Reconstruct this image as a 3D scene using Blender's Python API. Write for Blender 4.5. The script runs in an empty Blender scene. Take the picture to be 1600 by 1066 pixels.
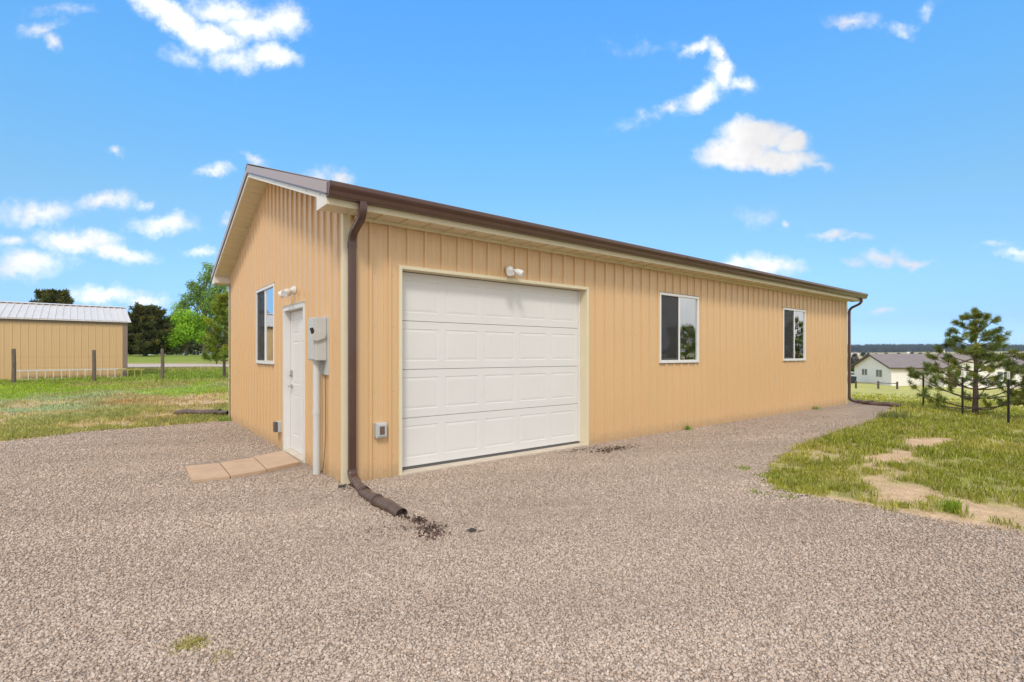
import bpy, bmesh, math, random
import numpy as np
from mathutils import Vector, Matrix, noise as mnoise
random.seed(7); rng = np.random.default_rng(7)
scene = bpy.context.scene
col = scene.collection
R = math.radians

# ------------------------------------------------------------------ camera
CX, CY, CH, YAW = -1.9916, -5.4938, 1.4337, 0.9036
cd = bpy.data.cameras.new('camera'); cam = bpy.data.objects.new('camera', cd); col.objects.link(cam)
cam.location = (CX, CY, CH); cam.rotation_euler = (R(90), 0, YAW - R(90))
cd.sensor_width = 36.0; cd.lens = 789.8171 / 1600 * 36; cd.shift_y = 0.0129
cd.clip_start = 0.05; cd.clip_end = 9000
scene.camera = cam
FW = Vector((math.cos(YAW), math.sin(YAW), 0)); RT = Vector((math.sin(YAW), -math.cos(YAW), 0))

# ------------------------------------------------------------------ light
SUN_EL, SUN_X, SUN_Y = 47, -0.63, -0.77
sun_az = math.atan2(SUN_X, SUN_Y)
sd = bpy.data.lights.new('sun', 'SUN'); sd.energy = 1.65; sd.angle = R(11); sd.color = (1.0, 0.93, 0.84)
so = bpy.data.objects.new('sun', sd); col.objects.link(so)
ce = math.cos(R(SUN_EL)); l = math.hypot(SUN_X, SUN_Y)
sdir = Vector((SUN_X / l * ce, SUN_Y / l * ce, math.sin(R(SUN_EL))))
so.rotation_euler = sdir.to_track_quat('Z', 'Y').to_euler()

W = bpy.data.worlds.new('World'); scene.world = W; W.use_nodes = True
nt = W.node_tree; N = nt.nodes; LK = nt.links
for n in list(N): N.remove(n)
def nd(tree, typ, **kw):
    n = tree.nodes.new(typ)
    for k, v in kw.items(): setattr(n, k, v)
    return n
def mth(tree, op, a, b=None, c=None, clamp=False):
    n = tree.nodes.new('ShaderNodeMath'); n.operation = op; n.use_clamp = clamp
    for i, x in enumerate((a, b, c)):
        if x is None: continue
        if isinstance(x, (int, float)): n.inputs[i].default_value = x
        else: tree.links.new(x, n.inputs[i])
    return n.outputs[0]
def vmth(tree, op, a, b=None):
    n = tree.nodes.new('ShaderNodeVectorMath'); n.operation = op
    for i, x in enumerate((a, b)):
        if x is None: continue
        if isinstance(x, (tuple, Vector)): n.inputs[i].default_value = tuple(x)
        else: tree.links.new(x, n.inputs[i])
    return n
def mrange(tree, v, a, b, c=0.0, d=1.0, smooth=True):
    n = tree.nodes.new('ShaderNodeMapRange'); n.interpolation_type = 'SMOOTHSTEP' if smooth else 'LINEAR'
    tree.links.new(v, n.inputs[0])
    for i, x in enumerate((a, b, c, d)): n.inputs[i + 1].default_value = x
    return n.outputs[0]
def mixc(tree, fac, a, b, mode='MIX'):
    n = tree.nodes.new('ShaderNodeMix'); n.data_type = 'RGBA'; n.blend_type = mode
    for s, x in ((0, fac), (6, a), (7, b)):
        if isinstance(x, (int, float)): n.inputs[s].default_value = x
        elif isinstance(x, tuple): n.inputs[s].default_value = (*x, 1) if len(x) == 3 else x
        else: tree.links.new(x, n.inputs[s])
    return n.outputs[2]

tc = nd(nt, 'ShaderNodeTexCoord')
dirv = vmth(nt, 'NORMALIZE', tc.outputs['Generated']).outputs[0]
sky = nd(nt, 'ShaderNodeTexSky', sky_type='NISHITA', sun_disc=False)
sky.sun_elevation = R(SUN_EL); sky.sun_rotation = sun_az; sky.altitude = 2000; sky.air_density = 1.0; sky.dust_density = 0.4; sky.ozone_density = 1.5
SKY_STRENGTH = 0.12
dF = vmth(nt, 'DOT_PRODUCT', dirv, FW).outputs[1]
dR = vmth(nt, 'DOT_PRODUCT', dirv, RT).outputs[1]
dU = nd(nt, 'ShaderNodeSeparateXYZ'); LK.new(dirv, dU.inputs[0]); dU = dU.outputs[2]
dFs = mth(nt, 'MAXIMUM', dF, 0.3)
A = mth(nt, 'DIVIDE', dR, dFs); B = mth(nt, 'DIVIDE', dU, dFs)
comb = nd(nt, 'ShaderNodeCombineXYZ'); LK.new(A, comb.inputs[0]); LK.new(B, comb.inputs[1])
P = comb.outputs[0]
def fbm(tree, vec, scale, detail, rough=0.55, dist=0.0):
    n = nd(tree, 'ShaderNodeTexNoise'); n.inputs['Scale'].default_value = scale; n.inputs['Detail'].default_value = detail
    n.inputs['Roughness'].default_value = rough; n.inputs['Distortion'].default_value = dist
    tree.links.new(vec, n.inputs['Vector']); return n
wn = fbm(nt, P, 11, 8, .65)
warp = vmth(nt, 'SCALE', vmth(nt, 'SUBTRACT', wn.outputs['Color'], (0.5, 0.5, 0.5)).outputs[0]); warp.inputs['Scale'].default_value = 0.075
Pw = vmth(nt, 'ADD', P, warp.outputs[0]).outputs[0]
CL = [  # where each fair-weather cloud hangs in the sky (tangent-plane coordinates scaled by 790): x, y, half sizes, tilt, thickness
 (240,5,60,30,38,1.5),(285,42,78,34,38,1.6),(330,62,70,30,12,1.6),(350,18,75,30,5,1.25),(400,45,85,36,0,1.25),(440,35,48,38,0,1.3),(425,88,60,26,0,1.3),(370,95,75,26,0,.8),(290,90,70,18,10,.45),
 (60,42,55,16,-12,.75),(80,66,34,13,40,.8),(95,18,60,14,0,.5),
 (185,235,17,11,0,.85),(335,266,48,12,-4,.85),(397,247,28,11,25,.85),(505,268,42,14,5,.8),(530,276,28,14,20,.95),
 (60,332,85,26,-6,1.1),(160,313,60,19,-4,1.15),(222,318,24,12,0,.9),(255,350,72,22,0,1.15),
 (120,378,95,26,6,1.4),(185,396,70,19,8,1.3),(15,378,38,12,0,.9),(45,412,82,30,0,1.35),(315,397,40,11,0,.8),
 (165,462,80,22,2,1.3),(225,474,48,16,5,1.1),(352,345,16,12,0,.8),
 (1085,82,36,13,-25,1.0),(1118,88,30,17,35,1.2),(1128,115,42,26,60,1.4),(1100,150,50,24,-30,1.3),(1158,132,38,16,15,1.0),(1042,165,30,14,-20,.85),(995,190,50,14,-15,.45),
 (1178,212,75,36,-5,2.3),(1150,238,75,36,0,2.3),(1240,222,34,26,0,2.0),(1215,252,84,27,2,2.0),(1275,262,38,11,5,.9),
 (1325,30,48,19,-5,1.05),(1405,43,35,13,5,.65),(1455,18,30,16,-60,.55),
 (1200,410,68,24,5,1.3),(1150,408,50,14,0,1.0),(1195,342,50,18,0,.35),(1225,346,12,10,0,.8),
 (1300,366,38,11,0,1.0),(1330,370,30,8,0,.7),(1380,405,48,17,0,1.1),(1425,409,50,10,0,.9),(1340,413,32,10,0,.85),
 (1380,488,34,8,0,.8),(1585,396,45,11,0,.8),(1545,384,30,8,0,.45),(985,78,60,14,0,.3)]
acc = None
for (u, v, ru, rv, rot, s) in CL:
    m = nd(nt, 'ShaderNodeMapping', vector_type='TEXTURE')
    m.inputs['Location'].default_value = ((u - 800) / 790, (553.6 - v) / 790, 0)
    m.inputs['Rotation'].default_value = (0, 0, -R(rot)); m.inputs['Scale'].default_value = (ru / 790, rv / 790, 1)
    LK.new(Pw, m.inputs['Vector'])
    ln = vmth(nt, 'LENGTH', m.outputs[0]).outputs[1]
    val = mth(nt, 'MULTIPLY_ADD', ln, -s, s)
    acc = val if acc is None else mth(nt, 'SMOOTH_MAX', acc, val, 0.1)
fine = fbm(nt, P, 20, 8, 0.66)
dens = mth(nt, 'ADD', acc, mth(nt, 'MULTIPLY', mth(nt, 'SUBTRACT', fine.outputs[0], 0.5), 1.7))
cm_front = mth(nt, 'MULTIPLY', mrange(nt, dens, -0.05, 1.25), 0.97)
# broken grey-white cloud over the half of the sky behind the photographer
bk = fbm(nt, dirv, 2.6, 7, 0.6)
cm_back = mrange(nt, bk.outputs[0], 0.34, 0.5)
side = mrange(nt, dF, 0.62, 0.40)
cmask = mth(nt, 'MAXIMUM', mth(nt, 'MULTIPLY', cm_back, side), mth(nt, 'MULTIPLY', cm_front, mrange(nt, dF, 0.35, 0.5)))
grade = nd(nt, 'ShaderNodeValToRGB'); LK.new(mth(nt, 'MULTIPLY', dU, 1.0, clamp=True), grade.inputs[0]); ge = grade.color_ramp.elements
SG = [(0.0, (.56,.86,1.3)), (.054, (.58,.78,1.15)), (.13, (.85,1.12,1.30)), (.247, (1.12,1.52,1.46)), (.40, (1.15,2.05,2.2)), (.56, (1.16,2.40,3.0)), (1.0, (1.15,2.3,3.0))]
ge[0].position = 0; ge[0].color = (*[q/3 for q in SG[0][1]], 1); ge[1].position = 1; ge[1].color = (*[q/3 for q in SG[-1][1]], 1)
for p_, c_ in SG[1:-1]: q = ge.new(p_); q.color = (*[k/3 for k in c_], 1)
skyc = mixc(nt, 1.0, mixc(nt, 1.0, sky.outputs[0], grade.outputs[0], 'MULTIPLY'), (3.0, 3.0, 3.0), 'MULTIPLY')
bk2 = fbm(nt, dirv, 5.0, 6, 0.6)
cl_b = mrange(nt, bk2.outputs[0], 0.3, 0.7, 6.2, 9.8)
cshade = nd(nt, 'ShaderNodeCombineXYZ')
LK.new(mth(nt, 'MULTIPLY', cl_b, 1.0), cshade.inputs[0]); LK.new(mth(nt, 'MULTIPLY', cl_b, 0.985), cshade.inputs[1]); LK.new(mth(nt, 'MULTIPLY', cl_b, 0.98), cshade.inputs[2])
fin = mixc(nt, cmask, skyc, cshade.outputs[0])
bg = nd(nt, 'ShaderNodeBackground'); bg.inputs['Strength'].default_value = SKY_STRENGTH
LK.new(fin, bg.inputs[0]); ow = nd(nt, 'ShaderNodeOutputWorld'); LK.new(bg.outputs[0], ow.inputs[0])
W.cycles.sampling_method = 'MANUAL'; W.cycles.sample_map_resolution = 512
scene.view_settings.view_transform = 'Standard'; scene.view_settings.look = 'None'
scene.view_settings.exposure = 0.18; scene.view_settings.gamma = 1.0
scene.cycles.max_bounces = 6; scene.cycles.transparent_max_bounces = 12

# ------------------------------------------------------------------ materials
def pmat(name, colr, rough=0.6, metal=0.0, spec=0.5, var=0.06, vscale=3.0, bump=0.0, bscale=40.0, grime=None, attr=None, coat=0.0):
    m = bpy.data.materials.new(name); m.use_nodes = True; t = m.node_tree
    b = t.nodes['Principled BSDF']; b.inputs['Roughness'].default_value = rough; b.inputs['Metallic'].default_value = metal
    b.inputs['Specular IOR Level'].default_value = spec; b.inputs['Coat Weight'].default_value = coat
    g = nd(t, 'ShaderNodeNewGeometry'); pos = g.outputs['Position']
    n1 = fbm(t, pos, vscale, 6, 0.6)
    fac = mrange(t, n1.outputs[0], 0.25, 0.75, 1 - var, 1 + var, False)
    if attr:
        a = nd(t, 'ShaderNodeAttribute', attribute_name=attr); base = a.outputs['Color']
    else: base = tuple(colr)
    cc = nd(t, 'ShaderNodeCombineColor'); [t.links.new(fac, cc.inputs[i]) for i in range(3)]
    out = mixc(t, 1.0, base, cc.outputs[0], 'MULTIPLY')
    if grime:
        gc, gs, g0, g1 = grime
        n2 = fbm(t, pos, gs, 7, 0.65); out = mixc(t, mrange(t, n2.outputs[0], g0, g1), out, gc)
    t.links.new(out, b.inputs['Base Color'])
    t.links.new(mrange(t, n1.outputs[0], 0.2, 0.8, max(rough - 0.08, 0.02), rough + 0.08, False), b.inputs['Roughness'])
    if bump:
        n3 = fbm(t, pos, bscale, 5, 0.6); bn = nd(t, 'ShaderNodeBump'); bn.inputs['Strength'].default_value = bump; bn.inputs['Distance'].default_value = 0.01
        t.links.new(n3.outputs[0], bn.inputs['Height']); t.links.new(bn.outputs[0], b.inputs['Normal'])
    return m

def wall_mat(name, c, dirt=(0.42, 0.30, 0.18)):
    m = pmat(name, c, rough=0.36, spec=0.6, var=0.02, vscale=0.5, coat=0.12)
    t = m.node_tree; b = t.nodes['Principled BSDF']
    g = nd(t, 'ShaderNodeNewGeometry'); sp = nd(t, 'ShaderNodeSeparateXYZ'); t.links.new(g.outputs['Position'], sp.inputs[0])
    base = b.inputs['Base Color'].links[0].from_socket
    # slight oil-canning of the sheet metal
    mp = nd(t, 'ShaderNodeMapping'); mp.inputs['Scale'].default_value = (4.3, 4.3, 0.9); t.links.new(g.outputs['Position'], mp.inputs[0])
    n = fbm(t, mp.outputs[0], 1.0, 2); bn = nd(t, 'ShaderNodeBump'); bn.inputs['Strength'].default_value = 0.0; bn.inputs['Distance'].default_value = 0.001
    t.links.new(n.outputs[0], bn.inputs['Height']); t.links.new(bn.outputs[0], b.inputs['Normal'])
    # rain-splashed dust low on the wall and thin vertical runs
    mp2 = nd(t, 'ShaderNodeMapping'); mp2.inputs['Scale'].default_value = (30, 30, 0.7); t.links.new(g.outputs['Position'], mp2.inputs[0])
    n2 = fbm(t, mp2.outputs[0], 1.0, 5)
    f2 = mth(t, 'MULTIPLY', mrange(t, n2.outputs[0], 0.55, 0.9), 0.03)
    c1 = mixc(t, f2, base, dirt)
    n4 = fbm(t, g.outputs['Position'], 14, 6)
    hh = mth(t, 'ADD', sp.outputs[2], mth(t, 'MULTIPLY', n4.outputs[0], -0.28))
    f3 = mth(t, 'MULTIPLY', mrange(t, hh, 0.08, -0.12), 0.55)
    c2 = mixc(t, f3, c1, dirt)
    t.links.new(c2, b.inputs['Base Color'])
    return m

M = {}
M['wall'] = wall_mat('tan_metal_wall', (0.695, 0.46, 0.235))
M['cream'] = pmat('cream_trim', (0.74, 0.66, 0.46), 0.45, var=0.04)
M['white_trim'] = pmat('white_trim', (0.80, 0.77, 0.69), 0.42, var=0.04)
M['white'] = pmat('white_door', (0.74, 0.73, 0.705), 0.4, var=0.025, vscale=1.5, grime=((0.55, 0.49, 0.40), 5.0, 0.62, 0.95))
M['vinyl'] = pmat('white_vinyl', (0.77, 0.765, 0.74), 0.35, var=0.02)
M['brown'] = pmat('brown_gutter', (0.085, 0.040, 0.030), 0.32, var=0.12, coat=0.3)
M['brown_dusty'] = pmat('dusty_brown_pipe', (0.115, 0.075, 0.058), 0.5, var=0.2, vscale=9, grime=((0.32, 0.24, 0.18), 12, 0.5, 0.85))
M['taupe'] = pmat('taupe_roof_metal', (0.42, 0.33, 0.30), 0.35, var=0.06)
M['roof'] = pmat('brown_roof_metal', (0.16, 0.11, 0.09), 0.4, var=0.1)
M['dark'] = pmat('dark_gap', (0.015, 0.013, 0.012), 0.8)
M['rubber'] = pmat('dark_rubber', (0.03, 0.028, 0.027), 0.7)
M['grey_metal'] = pmat('grey_painted_steel', (0.54, 0.55, 0.53), 0.45, var=0.05)
M['grey_pvc'] = pmat('pale_conduit', (0.62, 0.63, 0.60), 0.45, var=0.04)
M['dark_grey'] = pmat('dark_grey_plastic', (0.10, 0.10, 0.10), 0.5)
M['nickel'] = pmat('nickel', (0.5, 0.47, 0.42), 0.3, metal=0.9)
M['concrete'] = pmat('concrete_sill', (0.62, 0.54, 0.43), 0.85, var=0.12, vscale=8, bump=0.3)
M['paver'] = pmat('sandy_paver', (0.56, 0.39, 0.26), 0.85, var=0.10, vscale=5, bump=0.35, bscale=120, grime=((0.40, 0.30, 0.22), 9, 0.52, 0.8))
M['osb'] = pmat('ochre_board', (0.42, 0.24, 0.05), 0.7, var=0.25, vscale=12)
M['inside'] = pmat('dim_interior', (0.3, 0.28, 0.26), 0.9)
M['wood_post'] = pmat('weathered_post', (0.16, 0.125, 0.10), 0.9, var=0.3, vscale=14, bump=0.5, bscale=60)
M['tpost'] = pmat('dark_green_steel', (0.022, 0.026, 0.022), 0.6, var=0.2)
M['wire'] = pmat('fence_wire', (0.22, 0.21, 0.20), 0.5, metal=0.5)
M['alu'] = pmat('aluminium', (0.70, 0.68, 0.63), 0.4, metal=0.3)
M['yellow_rail'] = pmat('faded_yellow_rail', (0.42, 0.36, 0.08), 0.6)
M['shed_wall'] = wall_mat('shed_wall_metal', (0.66, 0.44, 0.225))
M['shed_roof'] = pmat('galvanised_roof', (0.68, 0.64, 0.59), 0.4, var=0.05, metal=0.0)
M['shed_trim'] = pmat('shed_trim', (0.25, 0.19, 0.155), 0.5)
M['house_wall'] = pmat('pale_siding', (0.86, 0.82, 0.79), 0.7)
M['house_roof'] = pmat('grey_shingles', (0.24, 0.205, 0.195), 0.9, var=0.12, vscale=1.0)
M['house_roof2'] = pmat('brown_grey_shingles', (0.33, 0.26, 0.21), 0.9, var=0.1)
M['house_fascia'] = pmat('dark_fascia', (0.10, 0.065, 0.055), 0.7)
M['bark'] = pmat('bark', (0.12, 0.085, 0.065), 0.95, var=0.35, vscale=18, bump=0.6, bscale=50)
M['foliage'] = pmat('foliage', (0.1, 0.1, 0.1), 0.6, spec=0.25, var=0.15, vscale=2.0, attr='Col')
M['grass'] = pmat('grass_blades', (0.1, 0.1, 0.1), 0.65, spec=0.2, var=0.12, vscale=1.5, attr='Col')
for k in ('foliage', 'grass'):   # a little light passes through leaves and blades
    t = M[k].node_tree; b = t.nodes['Principled BSDF']; o = [n for n in t.nodes if n.type == 'OUTPUT_MATERIAL'][0]
    tr = nd(t, 'ShaderNodeBsdfTranslucent'); t.links.new(b.inputs['Base Color'].links[0].from_socket, tr.inputs[0])
    mx = nd(t, 'ShaderNodeMixShader'); mx.inputs[0].default_value = 0.3
    t.links.new(b.outputs[0], mx.inputs[1]); t.links.new(tr.outputs[0], mx.inputs[2]); t.links.new(mx.outputs[0], o.inputs[0])
def glass(name, tint=(0.55, 0.58, 0.55), refl=0.30):
    m = bpy.data.materials.new(name); m.use_nodes = True; t = m.node_tree; t.nodes.clear()
    o = nd(t, 'ShaderNodeOutputMaterial'); gl = nd(t, 'ShaderNodeBsdfGlossy'); gl.inputs['Roughness'].default_value = 0.02; gl.inputs[0].default_value = (0.9, 0.92, 0.92, 1)
    g = nd(t, 'ShaderNodeNewGeometry'); n = fbm(t, g.outputs['Position'], 3.0, 1); bn = nd(t, 'ShaderNodeBump'); bn.inputs['Strength'].default_value = 0.06; bn.inputs['Distance'].default_value = 0.03
    t.links.new(n.outputs[0], bn.inputs['Height']); t.links.new(bn.outputs[0], gl.inputs['Normal'])
    tp = nd(t, 'ShaderNodeBsdfTransparent'); tp.inputs[0].default_value = (*tint, 1)
    lw = nd(t, 'ShaderNodeLayerWeight'); lw.inputs[0].default_value = 0.35
    fac = mrange(t, lw.outputs['Facing'], 0.0, 1.0, refl, 1.0, False)
    mx = nd(t, 'ShaderNodeMixShader'); t.links.new(fac, mx.inputs[0]); t.links.new(tp.outputs[0], mx.inputs[1]); t.links.new(gl.outputs[0], mx.inputs[2]); t.links.new(mx.outputs[0], o.inputs[0])
    return m
M['glass'] = glass('window_glass', refl=.42)
def screen_mat():
    m = bpy.data.materials.new('insect_screen'); m.use_nodes = True; t = m.node_tree; b = t.nodes['Principled BSDF']
    b.inputs['Base Color'].default_value = (0.035, 0.035, 0.037, 1); b.inputs['Roughness'].default_value = 0.7
    b.inputs['Alpha'].default_value = 0.5
    return m
M['screen'] = screen_mat()

# ------------------------------------------------------------------ mesh helpers
ORG = {}
class MB:
    def __init__(s): s.v = []; s.f = []
    def add(s, vs, fs):
        o = len(s.v); s.v += [tuple(p) for p in vs]; s.f += [tuple(i + o for i in f) for f in fs]
    def box(s, x0, x1, y0, y1, z0, z1):
        s.add([(x0,y0,z0),(x1,y0,z0),(x1,y1,z0),(x0,y1,z0),(x0,y0,z1),(x1,y0,z1),(x1,y1,z1),(x0,y1,z1)],
              [(0,3,2,1),(4,5,6,7),(0,1,5,4),(1,2,6,5),(2,3,7,6),(3,0,4,7)]); return s
    def bar(s, a, b, w, h, up=(0,0,1)):
        a = Vector(a); b = Vector(b); d = (b - a).normalized(); u = Vector(up)
        sd_ = d.cross(u)
        if sd_.length < 1e-4: sd_ = d.cross(Vector((1,0,0)))
        sd_.normalize(); u = sd_.cross(d).normalized()
        c = []
        for p in (a, b):
            for (i, j) in ((-1,-1),(1,-1),(1,1),(-1,1)): c.append(p + sd_ * (i * w / 2) + u * (j * h / 2))
        s.add(c, [(3,2,1,0),(4,5,6,7),(0,1,5,4),(1,2,6,5),(2,3,7,6),(3,0,4,7)]); return s
    def tube(s, pts, rad, n=12, cap=True, sq=None):
        pts = [Vector(p) for p in pts]; rs = rad if isinstance(rad, (list, tuple)) else [rad] * len(pts)
        o = len(s.v); prev = None; up0 = Vector((0,0,1))
        for i, p in enumerate(pts):
            d = ((pts[min(i+1, len(pts)-1)] - pts[max(i-1, 0)])).normalized()
            if prev is None:
                e = d.cross(up0)
                if e.length < 1e-3: e = d.cross(Vector((0,1,0)))
                e.normalize()
            else: e = (prev - d * prev.dot(d)).normalized()
            prev = e; g = d.cross(e)
            for k in range(n):
                a = 2 * math.pi * k / n
                s.v.append(tuple(p + (e * math.cos(a) + g * math.sin(a)) * rs[i]))
        for i in range(len(pts) - 1):
            for k in range(n):
                a = o + i*n + k; b = o + i*n + (k+1) % n
                s.f.append((a, b, b + n, a + n))
        if cap:
            s.f.append(tuple(o + k for k in range(n))[::-1]); s.f.append(tuple(o + (len(pts)-1)*n + k for k in range(n)))
        return s
    def sweep(s, pts, prof, cap=True, side0=None):
        """sweep a closed 2D profile (list of (side, up)) along pts"""
        pts = [Vector(p) for p in pts]; n = len(prof); o = len(s.v); prev = None
        for i, p in enumerate(pts):
            d = (pts[min(i+1, len(pts)-1)] - pts[max(i-1, 0)]).normalized()
            e = Vector(side0) if side0 is not None else (d.cross(Vector((0,0,1))).normalized() if prev is None else prev)
            e = (e - d * e.dot(d)).normalized(); prev = e; g = e.cross(d)
            for (a, b) in prof: s.v.append(tuple(p + e * a + g * b))
        for i in range(len(pts) - 1):
            for k in range(n):
                a = o + i*n + k; b = o + i*n + (k+1) % n; s.f.append((a, b, b+n, a+n))
        if cap:
            s.f.append(tuple(o + k for k in range(n))[::-1]); s.f.append(tuple(o + (len(pts)-1)*n + k for k in range(n)))
        return s
    def extr(s, poly, axis, a, b):
        """extrude polygon (2D list in the other two axes) along axis from a to b"""
        def P3(q, t):
            if axis == 'x': return (t, q[0], q[1])
            if axis == 'y': return (q[0], t, q[1])
            return (q[0], q[1], t)
        n = len(poly); s.add([P3(q, a) for q in poly] + [P3(q, b) for q in poly],
            [tuple(range(n)), tuple(range(2*n-1, n-1, -1))] + [(k, k+n, (k+1)%n + n, (k+1)%n) for k in range(n)]); return s
    def build(s, name, mat, parent=None, bevel=0.0, smooth=False, org=None):
        o0 = ORG[parent.name] if parent is not None else Vector(org or (0,0,0))
        me = bpy.data.meshes.new(name); me.from_pydata([(p[0]-o0[0], p[1]-o0[1], p[2]-o0[2]) for p in s.v], [], s.f)
        bm = bmesh.new(); bm.from_mesh(me); bmesh.ops.recalc_face_normals(bm, faces=bm.faces)
        if bevel:
            es = [e for e in bm.edges if len(e.link_faces) == 2 and e.calc_face_angle(0) > 0.6]
            bmesh.ops.bevel(bm, geom=es, offset=bevel, segments=2, profile=0.6, affect='EDGES', clamp_overlap=True)
        bm.to_mesh(me); bm.free()
        me.materials.append(mat)
        if smooth:
            for p in me.polygons: p.use_smooth = True
            if smooth != 'all':
                try: me.set_sharp_from_angle(angle=R(38))
                except Exception: pass
        o = bpy.data.objects.new(name, me); col.objects.link(o)
        if parent is not None: o.parent = parent; ORG[o.name] = o0
        else: o.location = o0; ORG[o.name] = Vector(o0)
        return o
def tag(o, label=None, cat=None, group=None, kind=None):
    if label: o['label'] = label
    if cat: o['category'] = cat
    if group: o['group'] = group
    if kind: o['kind'] = kind
    return o
def empty(name, loc, label, cat, group=None):
    o = bpy.data.objects.new(name, None); col.objects.link(o); o.location = loc; o.empty_display_size = 0.2
    ORG[o.name] = Vector(loc); return tag(o, label, cat, group)
def npmesh(name, V, F, mat, fcol=None, parent=None, org=(0,0,0), smooth=False):
    """V (n,3), F (m,k) uniform faces, fcol (m,3) one colour per face"""
    V = np.asarray(V, dtype=np.float32); F = np.asarray(F, dtype=np.int32); m, k = F.shape
    if parent is not None: org = ORG[parent.name]
    V = V - np.array(org, dtype=np.float32)
    me = bpy.data.meshes.new(name); me.vertices.add(len(V)); me.vertices.foreach_set('co', V.ravel())
    me.loops.add(m * k); me.loops.foreach_set('vertex_index', F.ravel())
    me.polygons.add(m); me.polygons.foreach_set('loop_start', np.arange(0, m*k, k, dtype=np.int32)); me.polygons.foreach_set('loop_total', np.full(m, k, dtype=np.int32))
    me.update(calc_edges=True)
    if fcol is not None:
        ca = me.color_attributes.new('Col', 'FLOAT_COLOR', 'CORNER')
        c = np.ones((m, k, 4), dtype=np.float32); c[:, :, :3] = np.asarray(fcol)[:, None, :]
        ca.data.foreach_set('color', c.ravel())
    me.materials.append(mat)
    if smooth: me.polygons.foreach_set('use_smooth', np.ones(m, dtype=bool))
    o = bpy.data.objects.new(name, me); col.objects.link(o)
    if parent is not None: o.parent = parent; ORG[o.name] = Vector(org)
    else: o.location = org; ORG[o.name] = Vector(org)
    return o
# lattice value noise for numpy arrays
_tab = np.random.default_rng(3).random((256, 256))
def vn(x, y, s=1.0, oct=4, seed=0):
    x = np.asarray(x, float); y = np.asarray(y, float); out = 0; amp = 1; tot = 0
    for k in range(oct):
        X = x * s + 17.3 * k + seed * 7.1; Y = y * s + 5.7 * k + seed * 3.3
        xi = np.floor(X).astype(int); yi = np.floor(Y).astype(int); fx = X - xi; fy = Y - yi
        fx = fx*fx*(3-2*fx); fy = fy*fy*(3-2*fy)
        g = lambda a, b: _tab[(a) % 256, (b) % 256]
        out = out + amp * ((g(xi,yi)*(1-fx) + g(xi+1,yi)*fx)*(1-fy) + (g(xi,yi+1)*(1-fx) + g(xi+1,yi+1)*fx)*fy)
        tot += amp; amp *= 0.5; s *= 2
    return out / tot
def sst(x, a, b):
    t = np.clip((x - a) / (b - a), 0, 1); return t*t*(3-2*t)

# ------------------------------------------------------------------ terrain
def gz(x, y):
    x = np.asarray(x, float); y = np.asarray(y, float)
    s = x + 1.2 * np.clip(-y - 1, 0, 3)
    drop = np.interp(s, [15.2, 16.9, 17.6, 18.9, 72, 95, 250, 600, 1200, 1500, 3500], [0, -.174, -.215, -.27, -2.85, -2.95, -1.3, .4, 2.6, 7, 20])
    rise = np.interp(y, [9, 22, 34, 48, 110, 400, 3000], [0, .37, .62, 1.3, 1.35, 1.0, 5]) * (1 - sst(x, 12, 40))
    return drop + rise + (vn(x, y, .35, 3) - .5) * .10 * sst(np.abs(s - 15.2) + np.abs(y), 0, 4) * (sst(y, 7.3, 10) + sst(s, 15.5, 18))
LAWN_L = [(-16,4.0),(-9,4.9),(-5.5,5.55),(-3.44,6.06),(-2.99,6.19),(-2.43,6.6),(-1.78,6.62),(-1.18,6.58),(-0.40,6.67),(0.09,7.07)]
MOUND = [(15.55,-0.25),(14.45,-1.16),(11.25,-1.71),(8.01,-1.97),(6.18,-2.08),(4.58,-2.40),(3.76,-2.75),(3.41,-3.08),(3.44,-3.41),(3.50,-3.77),(3.49,-4.30),(3.54,-4.58),(3.68,-4.86),(4.2,-7),(5.5,-13)]
def in_gravel_np(x, y):
    """positive inside gravel: simple signed test against both borders"""
    yb = np.interp(x, [p[0] for p in LAWN_L], [p[1] for p in LAWN_L])
    mx = np.interp(-y, [-p[1] for p in MOUND], [p[0] for p in MOUND])
    return np.minimum(yb - y, mx - x)
DIRT = [(8.3,-3.15,.9,.30,1),(6.6,-3.25,.8,.35,1),(5.6,-3.3,.45,.2,.8),(4.55,-3.95,.5,.28,1),(4.25,-4.4,.42,.35,1),(4.35,-4.75,.5,.25,.9),(3.6,-3.75,.22,.45,.95),(3.66,-4.4,.28,.6,1),(3.85,-4.95,.3,.5,.9),(4.9,-3.55,.5,.22,.7),(10.5,-2.6,.9,.2,.6),
        (-.95,8.9,.8,.45,1),(-.1,11.4,1.3,.8,.9),(.5,12.7,1.4,.9,.8),(-2.1,7.6,.55,.3,.9),(-3.5,10.6,1.3,.5,.7),(-1.5,7.15,.5,.16,.8),(-3.4,13.2,1.2,.5,.6),(-6,9.5,1.5,.5,.6),(-0.6,9.9,.7,.5,.6)]
def dirtness(x, y):
    d = np.zeros_like(x)
    wx = x + (vn(x, y, 2.2, 3, 5) - .5) * .7; wy = y + (vn(x, y, 2.2, 3, 9) - .5) * .5
    for (cx, cy, a, b, s) in DIRT:
        q = np.sqrt(((wx-cx)/a)**2 + ((wy-cy)/b)**2); d = np.maximum(d, s * (1 - sst(q, .55, 1.35)))
    n = vn(x, y, 1.3, 5, 2); d = np.maximum(d, sst(n, .62, .70) * (.8 - .45*(x > 3)))
    # the trodden sandy rim along the drive
    g = -in_gravel_np(x, y); d = np.maximum(d, (1 - sst(g, .0, .28)) * sst(vn(x, y, 1.3, 3, 4), .38, .55) * .8)
    return d
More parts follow.
